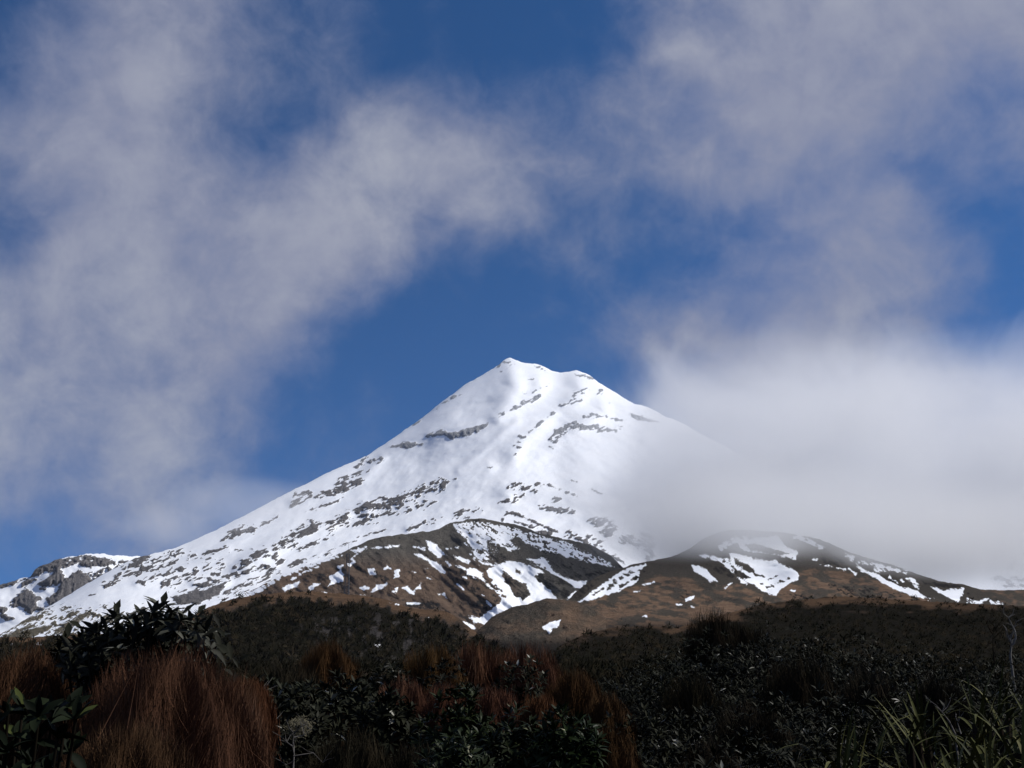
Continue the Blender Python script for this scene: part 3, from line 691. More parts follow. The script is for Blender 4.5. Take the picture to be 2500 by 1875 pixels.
# ------------------------------------------------------------------ brown hill on the right with its snow basin
HILL_OPS = [
    ('s', 'D', [(600, 905), (680, 840), (760, 780), (850, 720), (960, 640), (1080, 580), (1200, 556), (1150, 622), (1120, 702), (1000, 762), (900, 792), (800, 832), (720, 842), (660, 882)], None, 1.6),
    ('r', 'D', [(900, 752), (960, 692), (1080, 622), (1180, 600)], 22, 4.5), ('r', 'D', [(990, 740), (1060, 690), (1120, 660)], 14, 4.0), ('r', 'D', [(660, 885), (720, 850)], 18, 2.5), ('r', 'D', [(780, 800), (860, 750)], 8, 3.0),
    ('s', 'D', [(1545, 562), (1600, 570), (1700, 640), (1752, 690), (1680, 702), (1640, 672), (1560, 612)], None, 2.0),
    ('s', 'D', [(1600, 500), (1680, 498), (1780, 540), (1860, 610), (1930, 690), (1960, 720)], 20, 3.5),
    ('s', 'D', [(1810, 530), (1900, 560), (2000, 640)], 26, 3.5), ('s', 'D', [(1780, 430), (1860, 380), (1960, 360)], 40, 3.5),
    ('s', 'E', [(-60, 480), (0, 480), (140, 508), (250, 530), (300, 530), (350, 560), (440, 610), (492, 665), (400, 712), (330, 762), (290, 802), (240, 790), (150, 740), (60, 690), (0, 620), (-40, 560)], None, 1.6),
    ('s', 'E', [(-60, 390), (0, 400), (60, 460), (160, 472), (300, 492), (450, 522), (472, 465), (380, 432), (340, 372), (300, 340), (200, 350), (100, 372), (0, 350)], None, 2.0),
    ('r', 'E', [(50, 412), (130, 400), (250, 432), (392, 477), (330, 492), (200, 472), (100, 452)], None, 1.6), ('r', 'E', [(-20, 515), (100, 570), (150, 630), (210, 656), (150, 652), (60, 602), (-20, 560)], None, 2.0),
    ('r', 'E', [(-20, 598), (60, 640), (102, 666), (30, 667), (-20, 650)], None, 1.4), ('r', 'E', [(240, 682), (320, 642)], 9, 2.0), ('r', 'E', [(230, 742), (300, 710), (400, 668)], 12, 4.0), ('r', 'E', [(130, 515), (250, 522)], 22, 3.0), ('r', 'E', [(185, 712), (200, 712)], 8, 1.0),
    ('s', 'E', [(420, 360), (520, 382), (640, 442), (690, 436), (560, 372), (470, 340)], None, 3.0), ('s', 'E', [(640, 565), (740, 585), (830, 602)], 7, 2.0), ('s', 'E', [(862, 595), (912, 637)], 14, 1.0), ('s', 'E', [(590, 525), (620, 528)], 9, 2),
    ('s', 'E', [(800, 475), (850, 490), (930, 570), (1000, 610), (1100, 640), (1170, 690), (1260, 730), (1390, 770), (1462, 826), (1420, 826), (1300, 792), (1150, 722), (1050, 662), (950, 612), (900, 552)], None, 1.4),
    ('s', 'E', [(830, 478), (912, 498), (900, 535), (860, 520)], None, 1.4), ('s', 'E', [(950, 542), (1100, 580), (1300, 632)], 16, 5.5), ('s', 'E', [(1060, 600), (1200, 600), (1290, 630)], 16, 4.5), ('s', 'E', [(1170, 660), (1230, 700), (1270, 690)], 12, 4),
    ('s', 'E', [(1298, 670), (1350, 660), (1405, 717), (1350, 702)], None, 1.4), ('s', 'E', [(1350, 715), (1400, 740)], 8, 2), ('s', 'E', [(1490, 735), (1600, 762), (1700, 752), (1748, 735), (1742, 792), (1700, 852), (1650, 832), (1570, 782)], None, 1.8),
    ('s', 'E', [(1775, 822), (1850, 842), (1942, 820), (1880, 872), (1775, 862)], None, 1.8), ('s', 'E', [(1960, 850), (2050, 872)], 14, 4.0), ('s', 'E', [(1475, 825), (1510, 828)], 10, 1.5),
    ('s', 'D', [(1484, 830), (1572, 800), (1550, 832), (1500, 847)], None, 1.0), ('s', 'D', [(1160, 722), (1250, 700)], 10, 1.5), ('s', 'D', [(1090, 776), (1145, 766)], 7, 1.5), ('s', 'D', [(1800, 747), (1852, 704)], 8, 1.0),
    ('s', 'D', [(1425, 870), (1470, 873)], 5, 0.8), ('s', 'D', [(1540, 886), (1572, 890)], 7, 0.8), ('s', 'D', [(1160, 967), (1196, 960)], 8, 1.0), ('s', 'E', [(405, 763), (445, 766)], 5, 0.8),
]


def hill_fields(X, Y, Vv):
    N = chips(X, Y, 61, 30.0, 22, 9)
    f = np.full(X.shape, -9.0)
    paint(f, X, Y, HILL_OPS, N)
    base = np.full(X.shape, -9.0)
    Nb = chips(X, Y, 64, 8.0, 60, 22)
    paint(base, X, Y, [('s', 'D', [(520, 1060), (640, 900), (800, 830), (1000, 770), (1150, 700), (1250, 650), (1400, 650), (1550, 680), (1700, 740), (1900, 730), (2100, 790), (2250, 820), (2212, 1100), (500, 1150)], None, 5.0),
                          ('s', 'E', [(440, 620), (600, 600), (760, 620), (900, 640), (1050, 680), (1300, 790), (1480, 840), (1480, 900), (-200, 1000), (-200, 820), (240, 800), (320, 770)], None, 5.0),
                          ('s', 'E', [(1880, 760), (2300, 760), (2300, 900), (2000, 850)], None, 4.0)], Nb)
    tus = np.clip(base / 7.0 + 0.4, 0.05, 1)
    scr = np.full(X.shape, -9.0)
    paint(scr, X, Y, [('s', 'D', [(540, 960), (620, 900), (700, 860), (720, 900), (640, 960), (560, 1060), (470, 1120)], None, 3.0), ('s', 'D', [(600, 830), (740, 700), (860, 650), (760, 760), (660, 840)], None, 3.0),
                      ('s', 'E', [(620, 520), (760, 500), (860, 560), (920, 600), (800, 590), (660, 560)], None, 4.0), ('s', 'E', [(700, 720), (1000, 740), (1300, 800), (1150, 830), (800, 790)], None, 4.0),
                      ('s', 'E', [(320, 790), (500, 800), (640, 830), (420, 835)], None, 4.0), ('s', 'D', [(1400, 760), (1560, 780), (1450, 860)], None, 6.0),
                      ('s', 'E', [(1420, 690), (1600, 710), (1760, 730), (1740, 745), (1560, 735), (1440, 720)], None, 2.0), ('s', 'E', [(1150, 640), (1270, 690), (1180, 720)], None, 2.0), ('s', 'E', [(1780, 790), (2000, 830), (2100, 880), (1900, 830)], None, 3.0),
                      ('s', 'D', [(1660, 560), (1860, 600), (1990, 660), (1900, 670), (1760, 640)], None, 3.0), ('s', 'D', [(1080, 640), (1180, 620), (1130, 700)], None, 3.0)], N)
    low = np.clip((Y - 1500) / 50.0, 0, 0.55)
    return {'snow': f, 'tussock': tus, 'scrub': np.clip(np.clip(scr / 5.0 + 0.3, 0, 1) * 0.85 + low, 0, 1)}


def hill_bump(X, Y, Vv, A):
    edge = np.clip((1 - Vv) * 6, 0, 1)
    return (36 * fbm(X / 150, Y / 42, 4, 63) + 3 * fbm(X / 30, Y / 14, 4, 64)) * edge + ribs(X, Y, [
        ('D', [(600, 880), (860, 690), (1100, 580)], 60, 24), ('D', [(1100, 560), (1300, 640), (1500, 760)], 120, 34), ('E', [(300, 780), (480, 640), (700, 600), (1000, 680), (1400, 820)], 70, 30),
        ('E', [(860, 480), (1400, 660), (1760, 740)], 44, 16), ('D', [(640, 1000), (900, 900), (1200, 930)], 70, 22), ('D', [(1500, 1000), (1750, 900), (2000, 840), (2200, 830)], 60, 26)]) * edge - ribs(X, Y, [('E', [(100, 480), (250, 640), (280, 790)], 110, 40)]) * edge


sheet('hill', 'brown tussock hill with a snow basin rising into the cloud on the right', 1330, 2660, 2.0, 130,
      [(1330, 1570, 1200), (1342, 1548, 1250), (1365, 1516, 1350), (1380, 1495, 1400), (1386, 1470, 1500), (1400, 1450, 1600), (1437, 1421, 1700), (1469, 1402, 1800), (1504, 1391, 1850), (1520, 1387, 1880), (1548, 1377, 1920), (1595, 1368, 1960), (1643, 1358, 2000), (1675, 1345, 2050), (1694, 1333, 2080), (1713, 1317, 2120), (1732, 1308, 2150), (1757, 1298, 2180), (1800, 1293, 2200), (1900, 1298, 2200), (1960, 1308, 2180), (2003, 1317, 2150), (2040, 1333, 2120), (2069, 1345, 2100), (2116, 1361, 2050), (2180, 1380, 2000), (2243, 1402, 1950), (2290, 1418, 1900), (2354, 1428, 1860), (2395, 1439, 1830), (2449, 1441, 1800), (2500, 1440, 1780), (2660, 1440, 1750)],
      [(1330, 1640, 620), (1500, 1640, 620), (2660, 1640, 620)], knoll_mat, lambda v: v, hill_bump, hill_fields, crest_noise=1.5, crest_smooth=5, back=(8, 400.0, 0.35), seed=24)

# ------------------------------------------------------------------ scrub-covered bluff on the left
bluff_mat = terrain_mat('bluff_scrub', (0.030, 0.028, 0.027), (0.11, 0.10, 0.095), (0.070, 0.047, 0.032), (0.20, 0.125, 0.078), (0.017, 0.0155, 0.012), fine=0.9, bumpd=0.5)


def bluff_fields(X, Y, Vv):
    f = np.full(X.shape, -9.0)
    paint(f, X, Y, [('s', 'C', [(1108, 855), (1180, 876)], 8, 0.8), ('s', 'C', [(980, 1172), (1040, 1190)], 18, 1.2), ('s', 'B', [(60, 1193), (100, 1185)], 14, 1.2), ('s', 'B', [(285, 1178), (325, 1180)], 16, 1.6),
                    ('s', 'C', [(1385, 972), (1410, 975)], 4, 0.6), ('s', 'C', [(590, 762), (625, 782)], 12, 1.0)], chips(X, Y, 71))
    yt = np.repeat(Y[:, -1:], Y.shape[1], 1)
    below = Y - yt
    tus = np.clip(1.3 - below / 24.0 + 0.5 * fbm(X / 14, Y / 14, 3, 72), 0, 1) * np.clip((X - 400) / 80, 0.3, 1)
    wob = fbm(X / 40, Y / 18, 4, 77, 0.6)
    rightend = np.clip((X - 1060 - 0.6 * (Y - 1500)) / 60 + 0.7 * wob, 0, 1) * np.clip((1575 - Y) / 30 + 0.8 * wob, 0, 1)
    leftend = np.clip((440 - X) / 80 + 0.5 * wob, 0, 1) * np.clip((1580 - Y) / 20 + 0.8 * wob, 0, 1)
    tus = tus * np.clip((1150 - X) / 50, 0.0, 1)
    tus = np.maximum(tus, np.maximum(0.75 * rightend, 0.8 * leftend))
    streak = 0.6 * fbm(X / 10.0, Y / 55.0, 4, 73, 0.6) + 0.6 * fbm(X / 9.0, Y / 12.0, 4, 78, 0.6)
    bare = np.clip((streak + 0.02) * 2.0, 0, 1) * np.clip((Y - 1485) / 40, 0, 1) * np.clip(1.4 - np.abs(X - 900) / 170, 0, 1)
    return {'snow': f, 'tussock': tus, 'scrub': np.clip(0.92 - bare - tus, 0, 1)}


def bluff_bump(X, Y, Vv, A):
    edge = np.clip((1 - Vv) * 10, 0, 1)
    cliff = np.clip(1 - Vv * 0.4, 0, 1)
    return (2.2 * fbm(X / 16, Y / 80, 4, 74, 0.6) + 3.2 * fbm(X / 12, Y / 9, 4, 75, 0.6) + 10 * fbm(X / 130, Y / 120, 2, 76)) * edge * cliff


sheet('bluff', 'dark scrub-covered bluff with a brown grassy top', -200, 1300, 2.5, 80,
      [(-200, 1562, 560), (0, 1556, 560), (80, 1556, 560), (160, 1549, 560), (300, 1545, 570), (430, 1522, 600), (480, 1497, 620), (510, 1482, 640), (540, 1471, 650), (580, 1460, 660), (620, 1453, 670), (700, 1446, 680), (760, 1444, 690), (800, 1446, 700), (880, 1453, 700), (940, 1464, 690), (1010, 1486, 680), (1060, 1488, 680), (1095, 1494, 670), (1125, 1514, 660), (1145, 1530, 650), (1180, 1560, 640), (1240, 1600, 620), (1300, 1650, 600)],
      [(-200, 1700, 420), (300, 1700, 430), (1300, 1720, 430)], bluff_mat, lambda v: np.where(v < 0.82, 0.7 * v / 0.82, 0.7 + 0.3 * (v - 0.82) / 0.18), bluff_bump, bluff_fields, crest_noise=1.8, crest_smooth=5, back=(6, 160.0, 0.10), seed=29)

# ------------------------------------------------------------------ scrubby rise on the right; its dark tone also stands in for cloud shadow
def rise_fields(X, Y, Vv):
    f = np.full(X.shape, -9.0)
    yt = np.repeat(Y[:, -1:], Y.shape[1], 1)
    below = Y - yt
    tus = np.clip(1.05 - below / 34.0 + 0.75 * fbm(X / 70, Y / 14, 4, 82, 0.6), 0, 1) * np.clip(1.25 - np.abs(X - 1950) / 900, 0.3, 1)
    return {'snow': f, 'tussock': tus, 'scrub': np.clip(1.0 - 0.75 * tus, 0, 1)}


def rise_bump(X, Y, Vv, A):
    edge = np.clip((1 - Vv) * 6, 0, 1)
    return (9 * fbm(X / 160, Y / 30, 3, 83) + 2.0 * fbm(X / 16, Y / 9, 4, 84, 0.6)) * edge


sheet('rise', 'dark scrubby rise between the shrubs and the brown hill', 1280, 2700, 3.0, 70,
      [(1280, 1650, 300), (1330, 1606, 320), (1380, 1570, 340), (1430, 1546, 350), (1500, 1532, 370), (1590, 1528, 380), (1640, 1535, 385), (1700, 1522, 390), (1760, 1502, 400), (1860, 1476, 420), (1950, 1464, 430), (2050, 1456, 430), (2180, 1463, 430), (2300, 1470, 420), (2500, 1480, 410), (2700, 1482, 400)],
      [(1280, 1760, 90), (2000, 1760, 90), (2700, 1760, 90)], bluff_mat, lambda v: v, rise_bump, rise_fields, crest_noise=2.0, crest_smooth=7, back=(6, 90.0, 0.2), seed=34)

# ------------------------------------------------------------------ the ground: one sheet out to the horizon
def ground_z(x, y):
    x = np.asarray(x, float)
    y = np.asarray(y, float)
    r = np.clip(y, 0, None)
    z = 0.035 * np.minimum(r, 1500)
    z = z + 0.35 * np.clip((y - 7.5) / 8, 0, 1) * np.clip((x - 0.5) / 3.0, 0, 1)
    return z + 0.12 * (vnoise(x / 2.3 + 50, y / 2.3 + 50, 3) - 0.5) * np.clip(1 - r / 60, 0, 1)


def build_ground():
    m = bpy.data.materials.new('damp_earth')
    m.use_nodes = True
    T = NT(m.node_tree)
    pb = T.n['Principled BSDF']
    geo = T.new('ShaderNodeNewGeometry')
    nn = T.noise(geo.outputs['Position'], 1.3, 8.0, 0.65).outputs[0]
    T.l.new(T.ramp(nn, [(0.3, (0.010, 0.009, 0.007)), (0.7, (0.035, 0.026, 0.018))]), pb.inputs['Base Color'])
    pb.inputs['Roughness'].default_value = 0.95
    pb.inputs['Specular IOR Level'].default_value = 0.0
    bp = T.new('ShaderNodeBump')
    bp.inputs['Distance'].default_value = 0.2
    T.l.new(nn, bp.inputs['Height'])
    T.l.new(bp.outputs[0], pb.inputs['Normal'])
    s = np.linspace(-1, 1, 141)
    xs = np.sign(s) * (np.abs(s) ** 3) * 9000 + s * 40
    t = np.linspace(0, 1, 141)
    ys = -400 + t * 410 * (t < 0.25) * 0 + (t ** 3) * 9400 + t * 60 + 360
    ys = np.concatenate([[-6000, -1500, -400, -120], ys - 5])
    X, Y = np.meshgrid(xs, ys, indexing='ij')
    Z = ground_z(X, Y)
    n, k = X.shape
    idx = np.arange(n * k).reshape(n, k)
    q = np.stack([idx[:-1, :-1], idx[1:, :-1], idx[1:, 1:], idx[:-1, 1:]], -1).reshape(-1, 4)
    me = make_mesh('ground', np.stack([X, Y, Z], -1).reshape(-1, 3), q, None, m)
    ob = bpy.data.objects.new('ground', me)
    ob['kind'] = 'structure'
    COL.objects.link(ob)


build_ground()


# ================================================================== CLOUD LYING AGAINST THE MOUNTAIN
def cloud_volume(name, label, blobs, density, feature, bound, noise_amp=0.9, aniso=0.3, soft=(0.0, 0.7)):
    """blobs: (photo x, photo y, depth, half width px, half height px, half depth m) -> ellipsoids of mist in world space."""
    m = bpy.data.materials.new(name)
    m.use_nodes = True
    T = NT(m.node_tree)
    T.n.clear()
    out = T.new('ShaderNodeOutputMaterial')
    pv = T.new('ShaderNodeVolumePrincipled')
    T.l.new(pv.outputs[0], out.inputs['Volume'])
    geo = T.new('ShaderNodeNewGeometry')
    pos = geo.outputs['Position']
    lo = np.array([1e9] * 3)
    hi = -lo
    f = None
    for (px, py, dep, wx, wy, wd) in blobs:
        c = at(px, py, dep)
        k = dep / F / math.cos(PITCH)
        r = np.array([wx * k, wd, wy * k])
        lo = np.minimum(lo, c - r * bound)
        hi = np.maximum(hi, c + r * bound)
        mp = T.new('ShaderNodeMapping', vector_type='TEXTURE')
        mp.inputs['Location'].default_value = c.tolist()
        mp.inputs['Scale'].default_value = r.tolist()
        T.l.new(pos, mp.inputs['Vector'])
        dd = T.vmath('LENGTH', mp.outputs[0])
        g = T.math('SUBTRACT', 1.0, T.math('MULTIPLY', dd, dd))
        f = g if f is None else T.math('SMOOTH_MAX', f, g, 0.6)
    nz = T.noise(pos, 1.0 / feature, 8.0, 0.62, 0.8).outputs[0]
    f = T.math('ADD', f, T.math('MULTIPLY', T.math('SUBTRACT', nz, 0.5), noise_amp * 2))
    dn = T.math('MULTIPLY', T.maprange(f, soft[0], soft[1]), density)
    T.l.new(dn, pv.inputs['Density'])
    pv.inputs['Color'].default_value = (0.885, 0.892, 0.906, 1)
    pv.inputs['Anisotropy'].default_value = aniso
    x0, y0, z0 = lo
    x1, y1, z1 = hi
    v = [(x, y, z) for x in (x0, x1) for y in (y0, y1) for z in (z0, z1)]
    q = [(0, 1, 3, 2), (4, 6, 7, 5), (0, 4, 5, 1), (2, 3, 7, 6), (0, 2, 6, 4), (1, 5, 7, 3)]
    me = make_mesh(name, np.array(v), np.array(q), None, m, smooth=False)
    ob = bpy.data.objects.new(name, me)
    ob['kind'] = 'stuff'
    ob['label'] = label
    ob['category'] = 'cloud'
    COL.objects.link(ob)
    m.cycles.volume_step_rate = 0.5
    return ob


cloud_volume('cloud', 'pale grey cloud bank resting on the right shoulder of the mountain',
             [(2150, 1165, 2330, 760, 370, 430), (1790, 1180, 2350, 400, 320, 400), (2550, 1190, 2300, 520, 360, 430), (1850, 1275, 1950, 430, 120, 400), (2250, 1325, 1950, 440, 115, 400)],
             0.0072, 260.0, 1.14, 1.25, 0.62, (-0.1, 1.3))
cloud_volume('cloud', 'thin veil of mist drifting over the left flank of the mountain',
             [(600, 1235, 3200, 230, 70, 260), (420, 1290, 3000, 160, 50, 220)], 0.0011, 180.0, 1.15, 0.8, 0.1, (0.0, 0.9))


# ------------------------------------------------------------------ thin air between the camera and the mountain
def haze():
    m = bpy.data.materials.new('haze')
    m.use_nodes = True
    T = NT(m.node_tree)
    T.n.clear()
    out = T.new('ShaderNodeOutputMaterial')
    pv = T.new('ShaderNodeVolumePrincipled')
    T.l.new(pv.outputs[0], out.inputs['Volume'])
    pv.inputs['Color'].default_value = (0.80, 0.88, 1.0, 1)
    pv.inputs['Density'].default_value = 0.000011
    x0, x1, y0, y1, z0, z1 = -9500, 9500, -6200, 9900, -2.0, 1560
    v = [(x, y, z) for x in (x0, x1) for y in (y0, y1) for z in (z0, z1)]
    q = [(0, 1, 3, 2), (4, 6, 7, 5), (0, 4, 5, 1), (2, 3, 7, 6), (0, 2, 6, 4), (1, 5, 7, 3)]
    ob = bpy.data.objects.new('haze', make_mesh('haze', np.array(v, float), np.array(q), None, m, smooth=False))
    ob['kind'] = 'stuff'
    COL.objects.link(ob)


haze()


# ================================================================== PLANTS
def leaf_mat(name, stops, rough=0.45, spec=0.4, vary=1.0):
    m = bpy.data.materials.new(name)
    m.use_nodes = True
    T = NT(m.node_tree)
    pb = T.n['Principled BSDF']
    v = T.attr('tone')
    geo = T.new('ShaderNodeNewGeometry')
    nz = T.noise(geo.outputs['Position'], 9.0, 3.0, 0.6).outputs[0]
    v = T.math('ADD', v, T.math('MULTIPLY', T.math('SUBTRACT', nz, 0.5), 0.12))
    oi = T.new('ShaderNodeObjectInfo')
    c = T.ramp(v, stops)
    hs = T.new('ShaderNodeHueSaturation')
    T.l.new(c, hs.inputs['Color'])
    T.l.new(T.maprange(oi.outputs['Random'], 0.0, 1.0, 1 - 0.35 * vary, 1 + 0.35 * vary, False), hs.inputs['Value'])
    rnd2 = T.math('FRACT', T.math('MULTIPLY', oi.outputs['Random'], 7.31))
    T.l.new(T.maprange(rnd2, 0.0, 1.0, 1 - 0.25 * vary, 1 + 0.2 * vary, False), hs.inputs['Saturation'])
    rnd3 = T.math('FRACT', T.math('MULTIPLY', oi.outputs['Random'], 23.7))
    T.l.new(T.maprange(rnd3, 0.0, 1.0, 0.5 - 0.03 * vary, 0.5 + 0.01 * vary, False), hs.inputs['Hue'])
    T.l.new(hs.outputs[0], pb.inputs['Base Color'])
    pb.inputs['Roughness'].default_value = rough
    pb.inputs['Specular IOR Level'].default_value = spec
    return m


def leaf_mat_obj(name, stops, rough=0.45, spec=0.4):
    """For leaves that are objects of their own: the tone differs from leaf to leaf by the object's random value."""
    m = bpy.data.materials.new(name)
    m.use_nodes = True
    T = NT(m.node_tree)
    pb = T.n['Principled BSDF']
    oi = T.new('ShaderNodeObjectInfo')
    T.l.new(T.ramp(oi.outputs['Random'], stops), pb.inputs['Base Color'])
    pb.inputs['Roughness'].default_value = rough
    pb.inputs['Specular IOR Level'].default_value = spec
    return m


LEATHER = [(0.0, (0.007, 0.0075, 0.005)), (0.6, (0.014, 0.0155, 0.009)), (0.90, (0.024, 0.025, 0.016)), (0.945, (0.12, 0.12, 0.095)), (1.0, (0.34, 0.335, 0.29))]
GREEN = [(0.0, (0.006, 0.010, 0.004)), (0.7, (0.014, 0.023, 0.007)), (0.93, (0.024, 0.036, 0.010)), (0.97, (0.10, 0.11, 0.05)), (1.0, (0.30, 0.30, 0.20))]
RED = [(0.0, (0.018, 0.010, 0.006)), (0.5, (0.060, 0.028, 0.016)), (0.85, (0.105, 0.050, 0.027)), (1.0, (0.15, 0.086, 0.048))]
OCHRE = [(0.0, (0.014, 0.010, 0.006)), (0.5, (0.044, 0.025, 0.013)), (0.85, (0.078, 0.044, 0.021)), (1.0, (0.11, 0.070, 0.036))]
M_LEATHER = leaf_mat('leathery_leaf', LEATHER, 0.55, 0.035)
M_GREEN = leaf_mat('glossy_green_leaf', GREEN, 0.45, 0.06)
M_RED = leaf_mat('red_brown_needle', RED, 0.85, 0.0, 0.3)
M_OCHRE = leaf_mat('ochre_needle', OCHRE, 0.85, 0.0, 0.3)
M_DARKTUFT = leaf_mat('dark_tuft', [(0.0, (0.008, 0.009, 0.006)), (0.6, (0.022, 0.019, 0.013)), (1.0, (0.045, 0.034, 0.021))], 0.85, 0.0, 0.5)
M_SCRUB = leaf_mat('far_scrub', [(0.0, (0.006, 0.0065, 0.004)), (0.6, (0.016, 0.0145, 0.009)), (1.0, (0.036, 0.027, 0.016))], 0.9, 0.0, 0.0)
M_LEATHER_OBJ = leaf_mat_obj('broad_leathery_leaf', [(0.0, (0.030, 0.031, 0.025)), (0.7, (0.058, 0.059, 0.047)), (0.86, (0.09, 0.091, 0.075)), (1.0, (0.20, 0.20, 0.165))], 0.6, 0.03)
M_BROAD_OBJ = leaf_mat_obj('broad_green_leaf', [(0.0, (0.004, 0.006, 0.0035)), (0.6, (0.008, 0.011, 0.006)), (0.95, (0.014, 0.019, 0.009)), (1.0, (0.050, 0.060, 0.018))], 0.6, 0.03)
M_STRAP_OBJ = leaf_mat_obj('strap_leaf', [(0.0, (0.024, 0.027, 0.010)), (0.6, (0.056, 0.058, 0.018)), (0.93, (0.090, 0.086, 0.030)), (1.0, (0.12, 0.112, 0.055))], 0.6, 0.04)
M_BARK = leaf_mat('dark_bark', [(0.0, (0.008, 0.007, 0.005)), (1.0, (0.024, 0.019, 0.014))], 0.95, 0.0)
M_PALEBARK = leaf_mat('bleached_bark', [(0.0, (0.06, 0.056, 0.05)), (1.0, (0.17, 0.16, 0.145))], 0.85, 0.15)
M_LICHEN = leaf_mat('pale_lichen', [(0.0, (0.04, 0.04, 0.026)), (1.0, (0.15, 0.145, 0.10))], 0.95, 0.0)


def norm(a):
    return a / (np.linalg.norm(a, axis=-1, keepdims=True) + 1e-9)


def leaf_template(seg=4, width=0.3, droop=0.18, fold=0.10):
    ts = np.linspace(0, 1, seg + 1)
    wd = np.interp(ts, [0, 0.15, 0.45, 0.75, 1], [0.18, 0.65, 1.0, 0.72, 0.0]) * width * 0.5
    v, f = [], []
    for t, w in zip(ts[:-1], wd[:-1]):
        z = -droop * t * t
        v += [(-w, t, z + fold * w / width * 2 * 0.5), (0, t, z), (w, t, z + fold * w / width * 2 * 0.5)]
    v.append((0, 1, -droop))
    for i in range(seg - 1):
        a = i * 3
        for s in (0, 1):
            f += [(a + s, a + s + 1, a + s + 4), (a + s, a + s + 4, a + s + 3)]
    a = (seg - 1) * 3
    tip = len(v) - 1
    f += [(a, a + 1, tip), (a + 1, a + 2, tip)]
    return np.array(v, float), np.array(f, int)


LEAF4 = leaf_template(4, 0.34, 0.20, 0.10)
LEAF2 = leaf_template(2, 0.34, 0.20, 0.10)
BLADE = (np.array([(-0.5, 0, 0), (0.5, 0, 0), (-0.42, 0.5, -0.03), (0.42, 0.5, -0.03), (0, 1, -0.14)], float), np.array([(0, 1, 3), (0, 3, 2), (2, 3, 4)], int))


def scatter(tpl, pos, dirs, hint, length, width, tone):
    """Copies of a leaf: y of the template runs along dirs, z towards hint."""
    tv, tf = tpl
    d = norm(dirs)
    side = norm(np.cross(d, hint))
    nrm = np.cross(side, d)
    n = len(pos)
    L = np.broadcast_to(length, (n,))[:, None, None]
    Wd = np.broadcast_to(width, (n,))[:, None, None]
    V = pos[:, None, :] + side[:, None, :] * tv[None, :, 0:1] * Wd + d[:, None, :] * tv[None, :, 1:2] * L + nrm[:, None, :] * tv[None, :, 2:3] * L
    Fc = tf[None] + (np.arange(n) * len(tv))[:, None, None]
    return V.reshape(-1, 3), Fc.reshape(-1, 3), np.repeat(tone, len(tv))


def tubes(lines, sides=4):
    """lines: list of (points (k,3), radii (k)) -> one tapered tube each."""
    V, Fc, o = [], [], 0
    for pts, rad in lines:
        pts = np.asarray(pts, float)
        k = len(pts)
        tan = norm(np.gradient(pts, axis=0))
        ref = np.tile(np.array([0.31, 0.2, 0.93]), (k, 1))
        a = norm(np.cross(tan, ref))
        b = np.cross(tan, a)
        ang = np.arange(sides) * 2 * math.pi / sides
        ring = pts[:, None, :] + np.asarray(rad)[:, None, None] * (a[:, None, :] * np.cos(ang)[None, :, None] + b[:, None, :] * np.sin(ang)[None, :, None])
        V.append(ring.reshape(-1, 3))
        for i in range(k - 1):
            for j in range(sides):
                p, q = o + i * sides + j, o + i * sides + (j + 1) % sides
                Fc += [(p, q, q + sides), (p, q + sides, p + sides)]
        o += k * sides
    return np.concatenate(V), np.array(Fc, int)


def part(name, V, Fc, tone, mat, parent, smooth=True):
    me = make_mesh(name, V, Fc, {'tone': tone}, mat, smooth)
    ob = bpy.data.objects.new(name, me)
    ob.parent = parent
    COL.objects.link(ob)
    return ob


def thing(name, label, cat, loc, group=None):
    o = bpy.data.objects.new(name, None)
    o.empty_display_size = 0.2
    o.location = [float(c) for c in loc]
    o['label'] = label
    o['category'] = cat
    if group:
        o['group'] = group
    COL.objects.link(o)
    return o


def spot(px, depth):
    x = float(at(px, 1700, depth)[0])
    return np.array([x, depth, float(ground_z(x, depth)) - 0.04])


def size(px, py_top, w_px, depth):
    base = spot(px, depth)
    return base, float(at(px, py_top, depth)[2] - base[2]), w_px * 0.5 / F * depth / math.cos(PITCH)


def crown_points(n, R, H, rng, low=0.12, lump=0.30):
    low = max(low, 1 - 1.5 * R / H)
    th = rng.random(n) * 2 * math.pi
    cz = rng.random(n) ** 0.8
    sr = np.sqrt(np.maximum(1 - cz * cz, 0))
    skirt = rng.random(n) < 0.25
    dirn = np.stack([np.cos(th) * sr, np.sin(th) * sr, cz], -1)
    ph = rng.random(3) * 9
    lumps = 1 - lump + lump * vnoise(th * 1.4 + ph[0], cz * 3.2 + ph[1], 5) * 1.4
    depth_in = 1 - 0.35 * rng.random(n) ** 2.2
    r = lumps * depth_in
    pos = np.stack([dirn[:, 0] * R * r, dirn[:, 1] * R * r, H * (low + (1 - low) * cz * r)], -1)
    low_pos = np.stack([np.cos(th) * R * r, np.sin(th) * R * r, H * low * (0.25 + 0.8 * rng.random(n))], -1)
    return np.where(skirt[:, None], low_pos, pos), dirn


